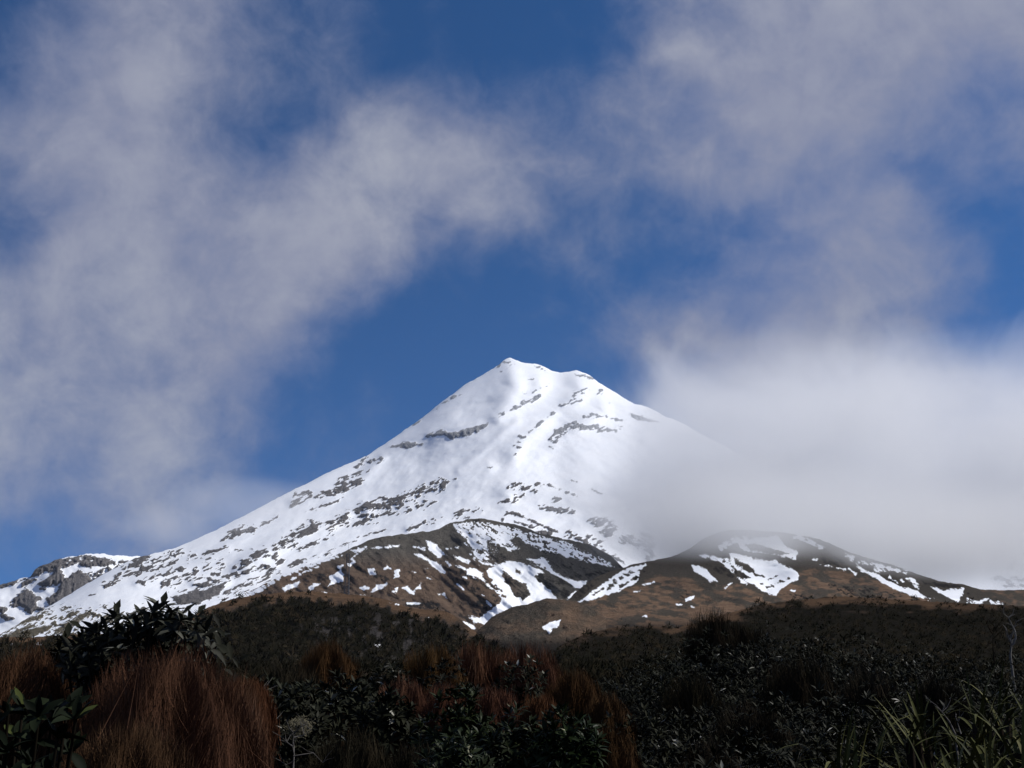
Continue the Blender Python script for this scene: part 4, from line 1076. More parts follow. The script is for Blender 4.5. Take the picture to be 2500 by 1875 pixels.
def leafy_shrub(name, label, cat, base, H, R, rosettes, leaves, leaf_len, mat, seed, group=None, tpl=LEAF2, low=0.12, ratio=0.34):
    rng = np.random.default_rng(seed)
    o = thing(name, label, cat, base, group)
    P, dirn = crown_points(rosettes, R, H, rng, low)
    axis = norm(dirn + np.array([0, 0, 0.7]) + rng.normal(0, 0.25, P.shape))
    N = rosettes * leaves
    k = np.repeat(np.arange(rosettes), leaves)
    ang = rng.random(rosettes)[k] * 6.28 + np.tile(np.arange(leaves), rosettes) * 2.39996
    tilt = np.radians(rng.uniform(18, 88, N))
    ax = axis[k]
    u = norm(np.cross(ax, np.array([0.3, 0.5, 0.81])))
    w = np.cross(ax, u)
    dd = ax * np.cos(tilt)[:, None] + (u * np.cos(ang)[:, None] + w * np.sin(ang)[:, None]) * np.sin(tilt)[:, None]
    L = leaf_len * rng.uniform(0.65, 1.2, N)
    tone = np.clip(0.25 + 0.25 * rng.random(rosettes)[k] + 0.42 * rng.random(N) ** 1.6 + (rng.random(N) < 0.02) * 0.3, 0, 1)
    tone = np.where(rng.random(N) < 0.014, rng.uniform(0.93, 1.0, N), tone)  # a few pale leaves: felted undersides, and glints painted into the tone
    V, Fc, T = scatter(tpl, P[k] + dd * 0.01, dd, ax, L, L * ratio / 0.34, tone)
    part('foliage', V, Fc, T, mat, o)
    lines = []
    for i in rng.choice(rosettes, min(rosettes, 26), replace=False):
        e = P[i]
        m1 = e * np.array([0.35, 0.35, 0.45]) + rng.normal(0, 0.05 * R, 3)
        lines.append(([(0, 0, 0), m1, e], [0.012 + 0.006 * H, 0.008 + 0.003 * H, 0.003]))
    V, Fc = tubes(lines)
    part('branches', V, Fc, rng.random(len(V)), M_BARK, o)
    return o


def wispy_shrub(name, label, cat, base, H, R, blades, mat, seed, width=0.004, group=None, blade=0.34, lean=0.55):
    rng = np.random.default_rng(seed)
    o = thing(name, label, cat, base, group)
    n = blades
    th = rng.random(n) * 2 * math.pi
    rr = np.sqrt(rng.random(n))
    dome = np.sqrt(np.maximum(1 - (rr * 0.93) ** 2, 0.02)) * (0.80 + 0.34 * (vnoise(th * 1.9 + seed, rr * 3.0, 2) - 0.5) + 0.16 * rng.random(n))
    drop = 1.45 * R * (1 - np.sqrt(np.maximum(1 - (rr * 0.97) ** 2, 0)))
    lumpy = 0.40 * R * (vnoise(np.cos(th) * rr * 2.6 + seed, np.sin(th) * rr * 2.6, 2) - 0.35)
    topz = np.clip(H - drop + lumpy - 0.18 * R * rng.random(n), 0.1 * H, 1.03 * H)
    hfrac = 1 - rng.random(n) ** 1.5 * min(0.8, 2.2 * R / H)
    px = np.cos(th) * rr * R
    py = np.sin(th) * rr * R
    z1 = topz * hfrac
    L = min(H * 0.3, R * 0.75) * rng.uniform(0.35, 1.15, n)
    L = np.where(rng.random(n) < 0.05, L * 1.8, L)
    L = np.minimum(L, z1 * 0.95)
    d = np.stack([np.cos(th) * rr * lean * 0.55, np.sin(th) * rr * lean * 0.55, np.ones(n)], -1) + rng.normal(0, 0.22, (n, 3))
    d = norm(d)
    end = np.stack([px * (0.45 + 0.55 * hfrac), py * (0.45 + 0.55 * hfrac), z1], -1)
    P = end - d * L[:, None]
    hint = norm(np.stack([np.cos(th * 3 + 1), np.sin(th * 3 + 1), 0.2 * np.ones(n)], -1))
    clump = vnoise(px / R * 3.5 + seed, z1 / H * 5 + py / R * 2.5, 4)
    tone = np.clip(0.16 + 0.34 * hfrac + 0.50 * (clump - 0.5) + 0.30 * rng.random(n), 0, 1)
    V, Fc, T = scatter(BLADE, P, d, hint, L, width * rng.uniform(0.6, 1.3, n), tone)
    part('foliage', V, Fc, T, mat, o)
    lines = []
    for i in rng.choice(n, 30, replace=False):
        e = end[i] * np.array([0.8, 0.8, 0.85])
        lines.append(([(0, 0, 0), e * np.array([0.4, 0.4, 0.5]), e], [0.010, 0.006, 0.002]))
    V, Fc = tubes(lines)
    part('branches', V, Fc, rng.random(len(V)), M_BARK, o)
    return o


def frame_matrix(d, hint, s):
    d = norm(np.asarray(d, float))
    side = norm(np.cross(d, hint))
    nrm = np.cross(side, d)
    m = Matrix.Identity(4)
    for r in range(3):
        m[r][0], m[r][1], m[r][2] = side[r] * s, d[r] * s, nrm[r] * s
    return m


def leaf_objects(parent, mesh_list, P, D, Hn, S):
    """Each leaf is an object of its own that shares one of a few leaf meshes."""
    for i in range(len(P)):
        ob = bpy.data.objects.new('leaf', mesh_list[i % len(mesh_list)])
        m = frame_matrix(D[i], Hn[i], float(S[i]))
        m.translation = [float(c) for c in P[i]]
        ob.matrix_local = m
        ob.parent = parent
        COL.objects.link(ob)


def rosette_leaves(P, axis, per, rng, tmin=25, tmax=85):
    out_p, out_d, out_h = [], [], []
    for p, ax in zip(P, axis):
        u = norm(np.cross(ax, np.array([0.3, 0.5, 0.81])))
        w = np.cross(ax, u)
        a0 = rng.random() * 6.28
        for j in range(per):
            a = a0 + j * 2.39996
            t = math.radians(rng.uniform(tmin, tmax))
            out_p.append(p)
            out_d.append(ax * math.cos(t) + (u * math.cos(a) + w * math.sin(a)) * math.sin(t))
            out_h.append(ax)
    return np.array(out_p), np.array(out_d), np.array(out_h)


# ---- tall leatherwood bush whose big leaves stand against the snow
def tall_leatherwood():
    rng = np.random.default_rng(101)
    dep = 5.2
    base = spot(330, dep)
    o = thing('leatherwood_bush', 'tall dark bush with big drooping leaves against the snow on the left', 'bush', base)
    meshes = []
    for k, (dr, fo, wd) in enumerate([(0.30, 0.16, 0.30), (0.48, 0.20, 0.34), (0.16, 0.12, 0.28), (0.62, 0.18, 0.32)]):
        v, f = leaf_template(6, wd, dr, fo)
        me = make_mesh('leaf', v, f, {'tone': np.zeros(len(v))}, M_LEATHER_OBJ)
        meshes.append(me)
    outline = [(165, 1580), (180, 1548), (215, 1530), (235, 1500), (258, 1486), (285, 1470), (315, 1466), (345, 1462), (372, 1452), (392, 1446), (418, 1452), (440, 1470), (458, 1480), (480, 1482), (500, 1505), (512, 1540),
               (240, 1545), (270, 1520), (300, 1500), (330, 1492), (360, 1490), (395, 1480), (425, 1495), (455, 1515), (480, 1535), (205, 1570), (250, 1575), (290, 1545), (410, 1520), (440, 1550), (350, 1560), (310, 1570), (380, 1562), (270, 1590), (480, 1570), (230, 1600), (400, 1590), (335, 1595), (450, 1592)]
    P, A = [], []
    for (x, y) in outline:
        p = at(x, y + 46, dep + rng.uniform(-0.16, 0.16)) - base
        out = norm(np.array([(x - 335) / 190.0, rng.normal(0, 0.45), (1600 - y) / 110.0 + 0.25]))
        P.append(p)
        A.append(out)
    P, A = np.array(P), np.array(A)
    lp, ld, lh = rosette_leaves(P, A, 7, rng, 25, 95)
    leaf_objects(o, meshes, lp, ld, lh, rng.uniform(0.055, 0.105, len(lp)))
    lines = []
    for p in P:
        mid = np.array([p[0] * 0.45, p[1] * 0.4, p[2] * 0.62])
        lines.append(([(p[0] * 0.1, 0, 0), mid, p], [0.020, 0.012, 0.005]))
    V, Fc = tubes(lines, 5)
    part('branches', V, Fc, rng.random(len(V)), M_BARK, o)
    # smaller leaves deeper in the crown
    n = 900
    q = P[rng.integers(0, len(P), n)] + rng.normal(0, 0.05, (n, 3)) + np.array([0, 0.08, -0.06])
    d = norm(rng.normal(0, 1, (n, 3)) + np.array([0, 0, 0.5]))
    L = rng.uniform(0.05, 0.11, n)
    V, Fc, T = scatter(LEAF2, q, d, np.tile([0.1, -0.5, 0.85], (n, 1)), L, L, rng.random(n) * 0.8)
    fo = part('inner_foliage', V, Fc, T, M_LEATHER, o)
    fo['kind'] = 'stuff'


tall_leatherwood()


# ---- broad-leaved green plant in the lower left corner
def corner_broadleaf():
    rng = np.random.default_rng(103)
    dep = 3.0
    base = spot(90, dep)
    o = thing('broadleaf_plant', 'broad-leaved green plant in the lower left corner', 'plant', base)
    meshes = []
    for dr, fo, wd in [(0.12, 0.14, 0.40), (0.25, 0.18, 0.44), (0.05, 0.10, 0.36)]:
        v, f = leaf_template(6, wd, dr, fo)
        meshes.append(make_mesh('leaf', v, f, {'tone': np.zeros(len(v))}, M_BROAD_OBJ))
    heads = [(20, 1705), (55, 1690), (95, 1712), (130, 1700), (165, 1690), (185, 1720), (40, 1760), (15, 1800), (90, 1770), (140, 1765), (70, 1830), (120, 1845), (25, 1860), (170, 1800), (-20, 1740), (60, 1875)]
    P, A = [], []
    for x, y in heads:
        P.append(at(x, y + 38, dep + rng.uniform(-0.15, 0.25)) - base)
        A.append(norm(np.array([rng.normal(0.1, 0.4), -0.35 + rng.normal(0, 0.3), 0.9])))
    P, A = np.array(P), np.array(A)
    lp, ld, lh = rosette_leaves(P, A, 9, rng, 20, 100)
    leaf_objects(o, meshes, lp, ld, lh, rng.uniform(0.035, 0.080, len(lp)))
    V, Fc = tubes([([(p[0] * 0.3, p[1] * 0.3, 0), p * np.array([0.7, 0.7, 0.6]), p], [0.010, 0.007, 0.004]) for p in P], 5)
    part('stems', V, Fc, rng.random(len(V)), M_BARK, o)


corner_broadleaf()


# ---- strap-leaved plants in the lower right corner
def strap_template(droop, seg=7):
    ts = np.linspace(0, 1, seg + 1)
    v, f = [], []
    for t in ts[:-1]:
        w = np.interp(t, [0, 0.3, 0.7, 1], [0.6, 1.0, 0.75, 0.0]) * 0.020
        y = t - 0.25 * droop * t ** 3
        z = -droop * t ** 2.4 * 0.75
        v += [(-w, y, z + w * 0.35), (0, y, z), (w, y, z + w * 0.35)]
    v.append((0, 1 - 0.25 * droop, -droop * 0.75))
    for i in range(seg - 1):
        a = i * 3
        for s in (0, 1):
            f += [(a + s, a + s + 1, a + s + 4), (a + s, a + s + 4, a + s + 3)]
    a = (seg - 1) * 3
    f += [(a, a + 1, len(v) - 1), (a + 1, a + 2, len(v) - 1)]
    return np.array(v), np.array(f)


STRAPS = []
for dr in (0.10, 0.35, 0.65, 0.95):
    v_, f_ = strap_template(dr)
    STRAPS.append(make_mesh('leaf', v_, f_, {'tone': np.zeros(len(v_))}, M_STRAP_OBJ))
STRAP_SPOTS = [  # x, top y, depth, leaves, label
    (2195, 1745, 3.9, 48, 'strap-leaved clump with a pale arching blade, foremost of the green ones'),
    (2115, 1800, 3.5, 40, 'low strap-leaved clump at the near end of the green ones'),
    (2300, 1775, 4.0, 48, 'strap-leaved clump between the arching one and the tall corner ones'),
    (2400, 1705, 4.4, 54, 'tall strap-leaved clump beside the corner of the picture'),
    (2485, 1680, 4.6, 54, 'tallest strap-leaved clump, at the right edge of the picture'),
    (2370, 1810, 3.4, 42, 'strap-leaved clump in front of the tall ones, at the bottom edge'),
    (2480, 1800, 3.5, 42, 'strap-leaved clump in the lower right corner'),
    (2240, 1840, 3.2, 36, 'short strap-leaved clump at the bottom edge'),
    (2440, 1740, 3.9, 50, 'dense strap-leaved clump below the tallest one at the right edge'),
    (2350, 1755, 4.1, 46, 'strap-leaved clump behind the pale sticks, below the tall corner one'),
    (2160, 1830, 3.1, 36, 'low strap-leaved clump at the bottom edge beneath the arching one'),
    (2420, 1850, 2.9, 40, 'strap-leaved clump cut off by the bottom edge near the corner'),
]
for i, (sx, sy, dep, nl, lab) in enumerate(STRAP_SPOTS):
    rng = np.random.default_rng(200 + i)
    base = spot(sx, dep)
    top = float(at(sx, sy, dep)[2] - base[2])
    o = thing('strap_leaf_plant', lab, 'plant', base, 'strap-leaved plants in the lower right corner')
    # leaves spring from the heads of short stems
    P, D, Hn, S = [], [], [], []
    heads = [np.array([rng.normal(0, 0.11), rng.normal(0, 0.10), max(top - rng.uniform(0.10, 0.36), 0.2)]) for _ in range(6)]
    for j in range(nl):
        hd = heads[j % 6]
        a = rng.random() * 6.28
        t = math.radians(rng.uniform(4, 62))
        P.append(hd + rng.normal(0, 0.008, 3))
        D.append((math.sin(t) * math.cos(a), math.sin(t) * math.sin(a), math.cos(t)))
        Hn.append((-math.sin(a) * 0.1 - math.cos(a) * 0.8, -math.sin(a) * 0.8, 0.6))
        S.append(rng.uniform(0.16, 0.34))
    leaf_objects(o, STRAPS, np.array(P), np.array(D), np.array(Hn), S)
    V, Fc = tubes([([(0, 0, 0), h * np.array([0.6, 0.6, 0.5]), h + np.array([0, 0, 0.03])], [0.02, 0.018, 0.014]) for h in heads], 5)
    part('stems', V, Fc, rng.random(len(V)), M_BARK, o)

# ---- red-brown and ochre wispy bushes: x, top y, width px, depth, blades, blade width m, material, label
WISPY = [
    (425, 1562, 470, 4.3, 15000, 0.0042, M_RED, 'largest red-brown wispy bush, below the tall dark bush'),
    (330, 1735, 330, 3.5, 6000, 0.0036, M_OCHRE, 'orange-brown wispy bush at the bottom edge below the largest red one'),
    (590, 1640, 170, 4.6, 4500, 0.0042, M_RED, 'red-brown wispy bush on the right-hand side of the largest one'),
    (45, 1572, 290, 5.4, 7000, 0.0050, M_RED, 'dark red wispy bush at the left edge of the picture'),
    (795, 1560, 170, 15.0, 3500, 0.012, M_OCHRE, 'rounded ochre wispy bush standing alone below the bluff'),
    (700, 1610, 220, 14.0, 3000, 0.012, M_DARKTUFT, 'dark wispy bush beside the rounded ochre one'),
    (1055, 1572, 190, 17.0, 3500, 0.014, M_OCHRE, 'brown wispy bush at the near end of the row below the knoll'),
    (1170, 1562, 200, 18.0, 3500, 0.014, M_RED, 'red wispy bush in the middle of the row below the knoll'),
    (1290, 1562, 190, 18.0, 3500, 0.014, M_RED, 'red wispy bush at the far end of the row below the knoll'),
    (985, 1648, 150, 9.5, 3500, 0.008, M_RED, 'red wispy bush beside the grey-leaved shrubs'),
    (1085, 1662, 170, 9.2, 3500, 0.008, M_RED, 'red wispy bush just above the glossy green shrub'),
    (1205, 1668, 170, 9.0, 3500, 0.008, M_RED, 'low red wispy bush above the middle of the glossy green shrubs'),
    (1320, 1690, 130, 8.5, 3000, 0.008, M_RED, 'dark red wispy bush between the green shrubs and the ochre bush'),
    (1400, 1632, 170, 11.0, 3500, 0.010, M_OCHRE, 'ochre wispy bush on the slope between the green shrubs and the dark thicket'),
    (1480, 1690, 140, 8.5, 3000, 0.008, M_OCHRE, 'ochre wispy bush against the edge of the dark thicket'),
    (1490, 1775, 150, 5.5, 3000, 0.005, M_OCHRE, 'brown wispy bush at the bottom edge beside the dark thicket'),
    (1755, 1482, 170, 24.0, 3000, 0.014, M_DARKTUFT, 'dark feathery bush on the skyline of the dark thicket'),
    (1830, 1510, 150, 22.0, 2000, 0.016, M_DARKTUFT, 'dark feathery bush just below the one on the skyline'),
    (860, 1760, 260, 5.2, 4500, 0.0045, M_DARKTUFT, 'brownish wispy bush at the bottom between twigs and green shrubs'),
    (1010, 1800, 220, 5.0, 3500, 0.0045, M_DARKTUFT, 'dark wispy bush at the bottom edge before the green shrubs'),
    (1950, 1590, 240, 11.0, 3500, 0.010, M_DARKTUFT, 'broad brown wispy bush in the upper middle of the dark thicket'),
    (1690, 1640, 200, 9.6, 3000, 0.009, M_DARKTUFT, 'brown wispy bush low on the near side of the dark thicket'),
    (2130, 1622, 190, 10.0, 3000, 0.009, M_DARKTUFT, 'brown wispy bush in the thicket above the pale glinting leaves'),
    (1830, 1690, 230, 7.6, 3500, 0.007, M_DARKTUFT, 'dark wispy bush in the lower middle of the thicket'),
    (1720, 1790, 220, 5.8, 3500, 0.0055, M_DARKTUFT, 'dark wispy bush at the bottom edge of the thicket'),
    (2290, 1640, 170, 8.0, 3000, 0.007, M_DARKTUFT, 'olive wispy bush in the thicket behind the strap-leaved plants'),
]
for i, (wx, wy, ww, dep, nb, bw, mt, lab) in enumerate(WISPY):
    base, H, R = size(wx, wy, ww, dep)
    wispy_shrub('wispy_bush', lab, 'bush', base, H, R, int(nb * 2.6), mt, 300 + i, bw * 0.55, blade=0.20 if dep > 7 else 0.15)

# ---- leafy shrubs with a label of their own: x, top y, width, depth, rosettes, leaves, leaf length, material, label
LEAFY = [
    (195, 1550, 190, 6.0, 170, 9, 0.085, M_LEATHER, 'dark leafy shrub between the two red bushes on the left'),
    (640, 1652, 150, 7.8, 150, 10, 0.075, M_LEATHER, 'grey-leaved shrub nearest the largest red bush'),
    (745, 1668, 180, 7.6, 170, 10, 0.075, M_LEATHER, 'grey-leaved shrub with a bleached twig in front'),
    (850, 1648, 170, 8.2, 170, 10, 0.075, M_LEATHER, 'grey-leaved shrub standing highest of its row'),
    (955, 1690, 150, 7.4, 150, 10, 0.075, M_LEATHER, 'grey-leaved shrub at the end of its row beside the green ones'),
    (935, 1612, 190, 11.5, 190, 9, 0.075, M_LEATHER, 'small-leaved shrub behind the row of grey-leaved ones'),
    (1100, 1605, 240, 13.5, 200, 9, 0.080, M_LEATHER, 'dark shrub below the row of red and brown bushes'),
    (1270, 1608, 240, 13.0, 200, 9, 0.080, M_LEATHER, 'dark shrub between the red row and the ochre slope'),
    (1120, 1694, 230, 6.2, 260, 10, 0.060, M_GREEN, 'glossy green shrub, tallest of the green ones in the middle'),
    (1250, 1742, 260, 5.6, 280, 10, 0.056, M_GREEN, 'glossy green shrub with bright glinting leaves'),
    (1385, 1752, 190, 5.4, 220, 10, 0.054, M_GREEN, 'glossy green shrub beside the dark thicket'),
    (1110, 1800, 240, 4.6, 260, 10, 0.050, M_GREEN, 'glossy green shrub at the bottom edge of the picture'),
    (700, 1725, 240, 6.0, 200, 9, 0.060, M_LEATHER, 'sparse grey-leaved shrub behind the lichen tuft'),
    (590, 1790, 160, 5.0, 150, 9, 0.055, M_GREEN, 'dark green shrub at the foot of the largest red bush'),
]
for i, (wx, wy, ww, dep, nr, nl, ll, mt, lab) in enumerate(LEAFY):
    base, H, R = size(wx, wy, ww, dep)
    leafy_shrub('leafy_shrub', lab, 'shrub', base, H, R, nr, nl, ll, mt, 400 + i)

# ---- the dark thicket on the right: shrubs of one kind, copied one by one
protos = []
for k in range(5):
    protos.append(leafy_shrub('thicket_shrub', 'dark leathery shrub in the thicket that covers the slope on the right', 'shrub', (0, 0, -30), 1.0, 0.62, 850, 9, 0.036, M_LEATHER, 500 + k, 'thicket of dark leathery shrubs', low=0.05))


def copy_tree(o):
    c = o.copy()
    COL.objects.link(c)
    for ch in o.children:
        h = ch.copy()
        h.parent = c
        COL.objects.link(h)
    return c


ROWS = [  # depth, list of (x, top y)
    (15.0, [(1560, 1612), (1640, 1578), (1720, 1552), (1800, 1532), (1875, 1518), (1950, 1522), (2040, 1535), (2130, 1545), (2225, 1560), (2320, 1582), (2420, 1586), (2520, 1588)]),
    (11.5, [(1530, 1652), (1620, 1622), (1720, 1598), (1830, 1580), (2040, 1588), (2150, 1600), (2260, 1612), (2370, 1622), (2480, 1625)]),
    (8.8, [(1560, 1700), (1680, 1672), (1800, 1652), (1925, 1650), (2060, 1655), (2200, 1650), (2340, 1655), (2470, 1660)]),
    (6.8, [(1600, 1760), (1740, 1738), (1890, 1725), (2040, 1712), (2190, 1700), (2330, 1715)]),
    (5.2, [(1650, 1830), (1800, 1805), (1960, 1790), (2080, 1785)]),
]
rng = np.random.default_rng(600)
used = 0
ORD = ['first', 'second', 'third', 'fourth', 'fifth', 'sixth', 'seventh', 'eighth', 'ninth', 'tenth', 'eleventh', 'twelfth']
ROWN = ['on the skyline of the thicket', 'in the second row below the thicket skyline', 'across the middle of the thicket', 'in the lower part of the thicket', 'along the bottom edge of the thicket']
for ri, (dep, lst) in enumerate(ROWS):
    for ci, (sx, sy) in enumerate(lst):
        dd = dep * rng.uniform(0.95, 1.06)
        base, H, R = size(sx, sy + 4, 100, dd)
        o = protos[used] if used < 5 else copy_tree(protos[int(rng.integers(0, 5))])
        used += 1
        o['label'] = 'dark leathery shrub %s, %s from the left' % (ROWN[ri], ORD[ci])
        o.location = base.tolist()
        s = H * 0.98
        o.scale = (s * rng.uniform(0.92, 1.15), s * rng.uniform(0.92, 1.15), s)
        o.rotation_euler = (0, 0, rng.random() * 6.28)


# ---- bare bleached branches
def snag(name, label, cat, pts_list, dep, r0, mat, seed):
    rng = np.random.default_rng(seed)
    base = spot(pts_list[0][0][0], dep)
    o = thing(name, label, cat, base)
    first = True
    for pts in pts_list:
        P = np.array([at(x, y, dep + rng.uniform(-0.1, 0.1) * dep * 0.04) - base for x, y in pts])
        if first:
            P = np.concatenate([[[P[0][0], 0, 0]], P])
        k = len(P)
        # fine side twigs
        lines = [(P, np.linspace(r0 if first else r0 * 0.6, r0 * 0.18, k))]
        for _ in range(3):
            i = rng.integers(max(1, k // 2), k)
            q = P[i]
            d = norm(np.array([rng.normal(0, 1), rng.normal(0, 0.6), 0.9]))
            ln = dep * 0.012 * rng.uniform(0.5, 1.4)
            lines.append(([q, q + d * ln * 0.5 + rng.normal(0, 0.004 * dep * 0.2, 3), q + d * ln], [r0 * 0.3, r0 * 0.22, r0 * 0.1]))
        V, Fc = tubes(lines, 5)
        part('trunk' if first else 'branch', V, Fc, rng.random(len(V)), mat, o)
        first = False
    return o


snag('dead_tree', 'bleached forked dead tree rising from the thicket near the right edge', 'tree',
     [[(2466, 1600), (2470, 1572), (2466, 1562)], [(2466, 1562), (2472, 1548), (2476, 1530), (2482, 1518)], [(2468, 1566), (2462, 1556), (2458, 1540)], [(2472, 1575), (2480, 1558), (2478, 1542), (2470, 1525), (2462, 1508), (2450, 1498)]], 14.0, 0.022, M_PALEBARK, 701)
snag('dead_tree', 'grey leafless shrub beside the bleached dead tree', 'tree',
     [[(2425, 1595), (2424, 1560), (2426, 1542)], [(2426, 1542), (2432, 1535), (2438, 1522)], [(2425, 1550), (2415, 1535), (2408, 1518)], [(2425, 1560), (2436, 1550)]], 14.5, 0.014, M_BARK, 702)
snag('dead_shrub', 'bleached crooked twigs of a dead shrub below the lichen tuft', 'shrub',
     [[(716, 1875), (718, 1840), (714, 1820), (718, 1790)], [(718, 1790), (735, 1775), (752, 1768)], [(714, 1822), (700, 1812), (682, 1806)], [(716, 1846), (740, 1842), (765, 1838), (788, 1862)], [(718, 1800), (742, 1795), (760, 1782)], [(716, 1860), (700, 1868), (685, 1858)]], 4.4, 0.0045, M_PALEBARK, 703)
snag('dead_shrub', 'pale forked twig in front of the grey-leaved shrubs', 'shrub',
     [[(634, 1760), (632, 1720), (632, 1704)], [(632, 1704), (622, 1698), (614, 1692)], [(632, 1704), (638, 1694), (640, 1688)], [(640, 1800), (655, 1775), (672, 1758)], [(640, 1778), (640, 1765), (650, 1745)]], 5.0, 0.0045, M_PALEBARK, 704)
snag('dead_shrub', 'two straight pale sticks standing behind the green strap leaves', 'shrub',
     [[(2332, 1792), (2318, 1762), (2300, 1738), (2286, 1722)], [(2346, 1792), (2338, 1765), (2332, 1740)]], 4.8, 0.005, M_PALEBARK, 705)


# ---- tuft of pale lichen caught in the twigs
def lichen():
    rng = np.random.default_rng(710)
    c = at(735, 1772, 4.7)
    o = thing('lichen_tuft', 'pale yellowish lichen tuft hanging in the bare twigs', 'lichen', c)
    n = 1500
    q = rng.normal(0, 1, (n, 3)) * np.array([0.020, 0.016, 0.014]) + np.where(rng.random((n, 1)) < 0.3, np.array([[-0.025, 0.0, -0.022]]), 0)
    d = norm(rng.normal(0, 1, (n, 3)))
    V, Fc, T = scatter(BLADE, q, d, np.tile([0.3, -0.8, 0.5], (n, 1)), rng.uniform(0.006, 0.016, n), 0.0022, rng.random(n))
    part('threads', V, Fc, T, M_LICHEN, o)


lichen()


# ---- low scrub on the flat between the shrubs and the hills
def low_scrub():
    rng = np.random.default_rng(720)
    n = 2600
    Y = 18 * (20.0 ** rng.random(n))
    X = (rng.random(n) - 0.5) * 1.25 * Y
    keep = np.ones(n, bool)
    X, Y = X[keep], Y[keep]
    n = len(X)
    Z = ground_z(X, Y)
    per = 46
    k = np.repeat(np.arange(n), per)
    s = (0.5 + 0.9 * rng.random(n)) * (0.9 + Y / 160.0)
    a = rng.random(n * per) * 6.28
    r = np.sqrt(rng.random(n * per))
    P = np.stack([X[k] + np.cos(a) * r * s[k] * 0.8, Y[k] + np.sin(a) * r * s[k] * 0.8, Z[k] + s[k] * 0.25 * rng.random(n * per) * (1 - r * 0.6)], -1)
    d = norm(np.stack([np.cos(a) * r * 1.3, np.sin(a) * r * 1.3, 0.75 * np.ones(n * per)], -1) + rng.normal(0, 0.5, (n * per, 3)))
    V, Fc, T = scatter((BLADE[0][[0, 1, 4]], np.array([(0, 1, 2)])), P, d, np.tile([0.2, -0.9, 0.3], (n * per, 1)), s[k] * rng.uniform(0.2, 0.5, n * per), s[k] * 0.09, np.clip(0.6 * rng.random(n)[k] + 0.4 * rng.random(n * per), 0, 1))
    me = make_mesh('scrub', V, Fc, {'tone': T}, M_SCRUB)
    ob = bpy.data.objects.new('scrub', me)
    ob['kind'] = 'stuff'
    ob['label'] = 'low dark scrub covering the flat below the hills'
    ob['category'] = 'scrub'
    COL.objects.link(ob)


low_scrub()


# ---- scrub growing on the bluff and on the dark rise
def scrub_on(surface, label, n, s0, s1, per, seed, weight):
    rng = np.random.default_rng(seed)
    co, A = SURF[surface]
    w = weight(co, A['scrub'].reshape(-1), A['tussock'].reshape(-1))
    pick = rng.choice(len(co), n, p=w / w.sum())
    C = co[pick] + rng.normal(0, 0.4, (n, 3))
    s = rng.uniform(s0, s1, n) * (0.6 + 0.8 * rng.random(n))
    k = np.repeat(np.arange(n), per)
    d = norm(rng.normal(0, 1, (n * per, 3)) + np.array([0, -0.35, 0.55]))
    P = C[k] + d * s[k][:, None] * 0.35
    V, Fc, T = scatter((BLADE[0][[0, 1, 4]], np.array([(0, 1, 2)])), P, norm(d + rng.normal(0, 0.7, d.shape)), np.tile([0.2, -0.6, 0.7], (n * per, 1)), s[k] * rng.uniform(0.3, 0.7, n * per), s[k] * 0.16,
                       np.clip(0.75 * rng.random(n)[k] + 0.3 * rng.random(n * per), 0, 1))
    ob = bpy.data.objects.new('scrub', make_mesh('scrub', V, Fc, {'tone': T}, M_SCRUB))
    ob['kind'] = 'stuff'
    ob['label'] = label
    ob['category'] = 'scrub'
    COL.objects.link(ob)


scrub_on('bluff', 'dense dark scrub clinging to the face of the bluff', 3600, 2.0, 5.0, 34, 731, lambda c, sc, tu: np.clip(sc - 0.45, 0, 1) * (c[:, 2] > 12) + 0.03 * tu)
scrub_on('rise', 'dense dark scrub covering the rise on the right', 4200, 0.8, 2.2, 30, 732, lambda c, sc, tu: (np.clip(sc - 0.2, 0, 1) + 0.05) * np.clip(c[:, 1] / 200, 0.2, 2))


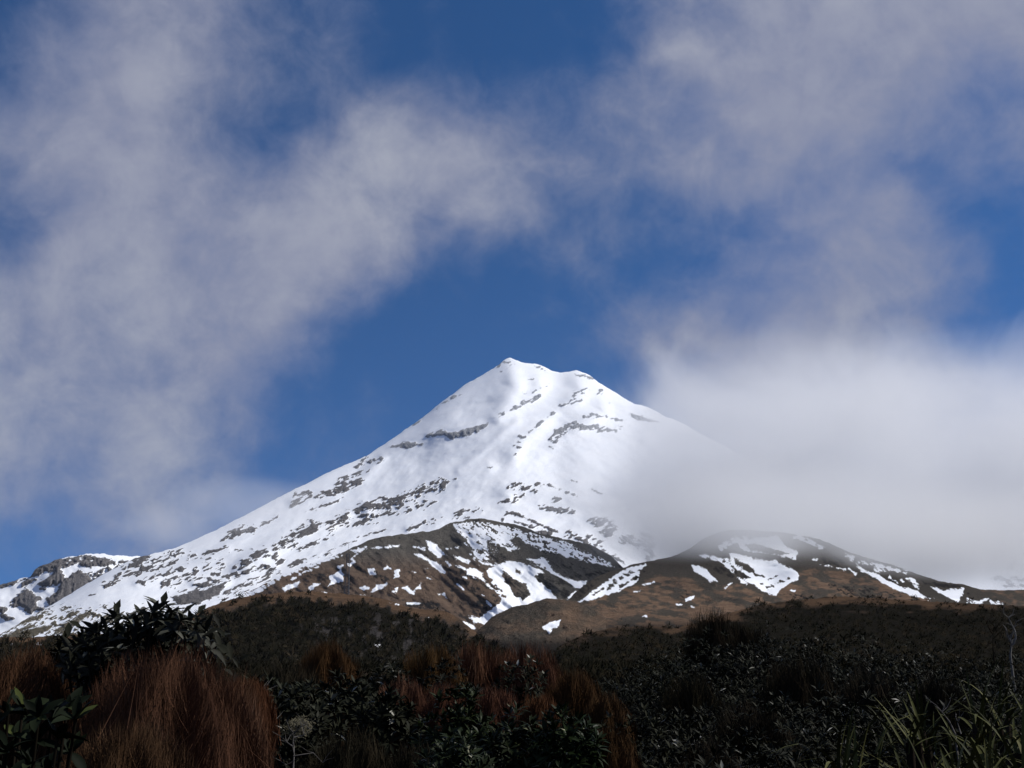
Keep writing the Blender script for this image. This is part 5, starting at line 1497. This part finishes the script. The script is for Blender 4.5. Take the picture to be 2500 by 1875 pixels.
# ---- thin lattice mast behind the bluff
def mast():
    dep = 740.0
    m = bpy.data.materials.new('weathered_steel')
    m.use_nodes = True
    T = NT(m.node_tree)
    pb = T.n['Principled BSDF']
    geo = T.new('ShaderNodeNewGeometry')
    T.l.new(T.ramp(T.noise(geo.outputs['Position'], 0.6, 4.0).outputs[0], [(0.3, (0.05, 0.055, 0.07)), (0.7, (0.10, 0.11, 0.13))]), pb.inputs['Base Color'])
    pb.inputs['Roughness'].default_value = 0.7
    b = at(846, 1458, dep)
    top = float(at(846, 1326, dep)[2])
    o = thing('lattice_mast', 'thin grey lattice mast standing behind the bluff', 'mast', b)
    H = top - b[2]

    def tube_part(name, lines):
        V, Fc = tubes(lines, 4)
        part(name, V, Fc, np.zeros(len(V)), m, o, False)
    hw0, hw1 = 1.5, 0.75
    hb = H * 0.80
    cor = [(-1, -1), (1, -1), (1, 1), (-1, 1)]
    for cx, cy in cor:
        tube_part('leg', [([(cx * hw0, cy * hw0, 0), (cx * (hw0 + hw1) / 2, cy * (hw0 + hw1) / 2, hb / 2), (cx * hw1, cy * hw1, hb)], [0.15, 0.14, 0.13])])
    lines = []
    nb = 12
    for i in range(nb):
        z0, z1 = hb * i / nb, hb * (i + 1) / nb
        w0 = hw0 + (hw1 - hw0) * i / nb
        w1 = hw0 + (hw1 - hw0) * (i + 1) / nb
        for j in range(4):
            a, c = cor[j], cor[(j + 1) % 4]
            lines.append(([(a[0] * w0, a[1] * w0, z0), ((a[0] * w0 + c[0] * w1) / 2, (a[1] * w0 + c[1] * w1) / 2, (z0 + z1) / 2), (c[0] * w1, c[1] * w1, z1)], [0.07] * 3))
            lines.append(([(a[0] * w1, a[1] * w1, z1), ((a[0] + c[0]) * w1 / 2, (a[1] + c[1]) * w1 / 2, z1), (c[0] * w1, c[1] * w1, z1)], [0.07] * 3))
    tube_part('bracing', lines)
    tube_part('aerial', [([(0, 0, hb - 0.5), (0, 0, hb + 2), (0, 0, H)], [0.10, 0.08, 0.05])])
    tube_part('antenna_panel', [([(-1.3, -0.6, hb * 0.93), (-1.3, -0.6, hb * 0.97), (-1.3, -0.6, hb * 1.01)], [0.3, 0.34, 0.3])])
    tube_part('antenna_panel', [([(1.1, -0.5, hb * 0.90), (1.1, -0.5, hb * 0.95), (1.1, -0.5, hb * 1.0)], [0.22, 0.25, 0.22])])


mast()
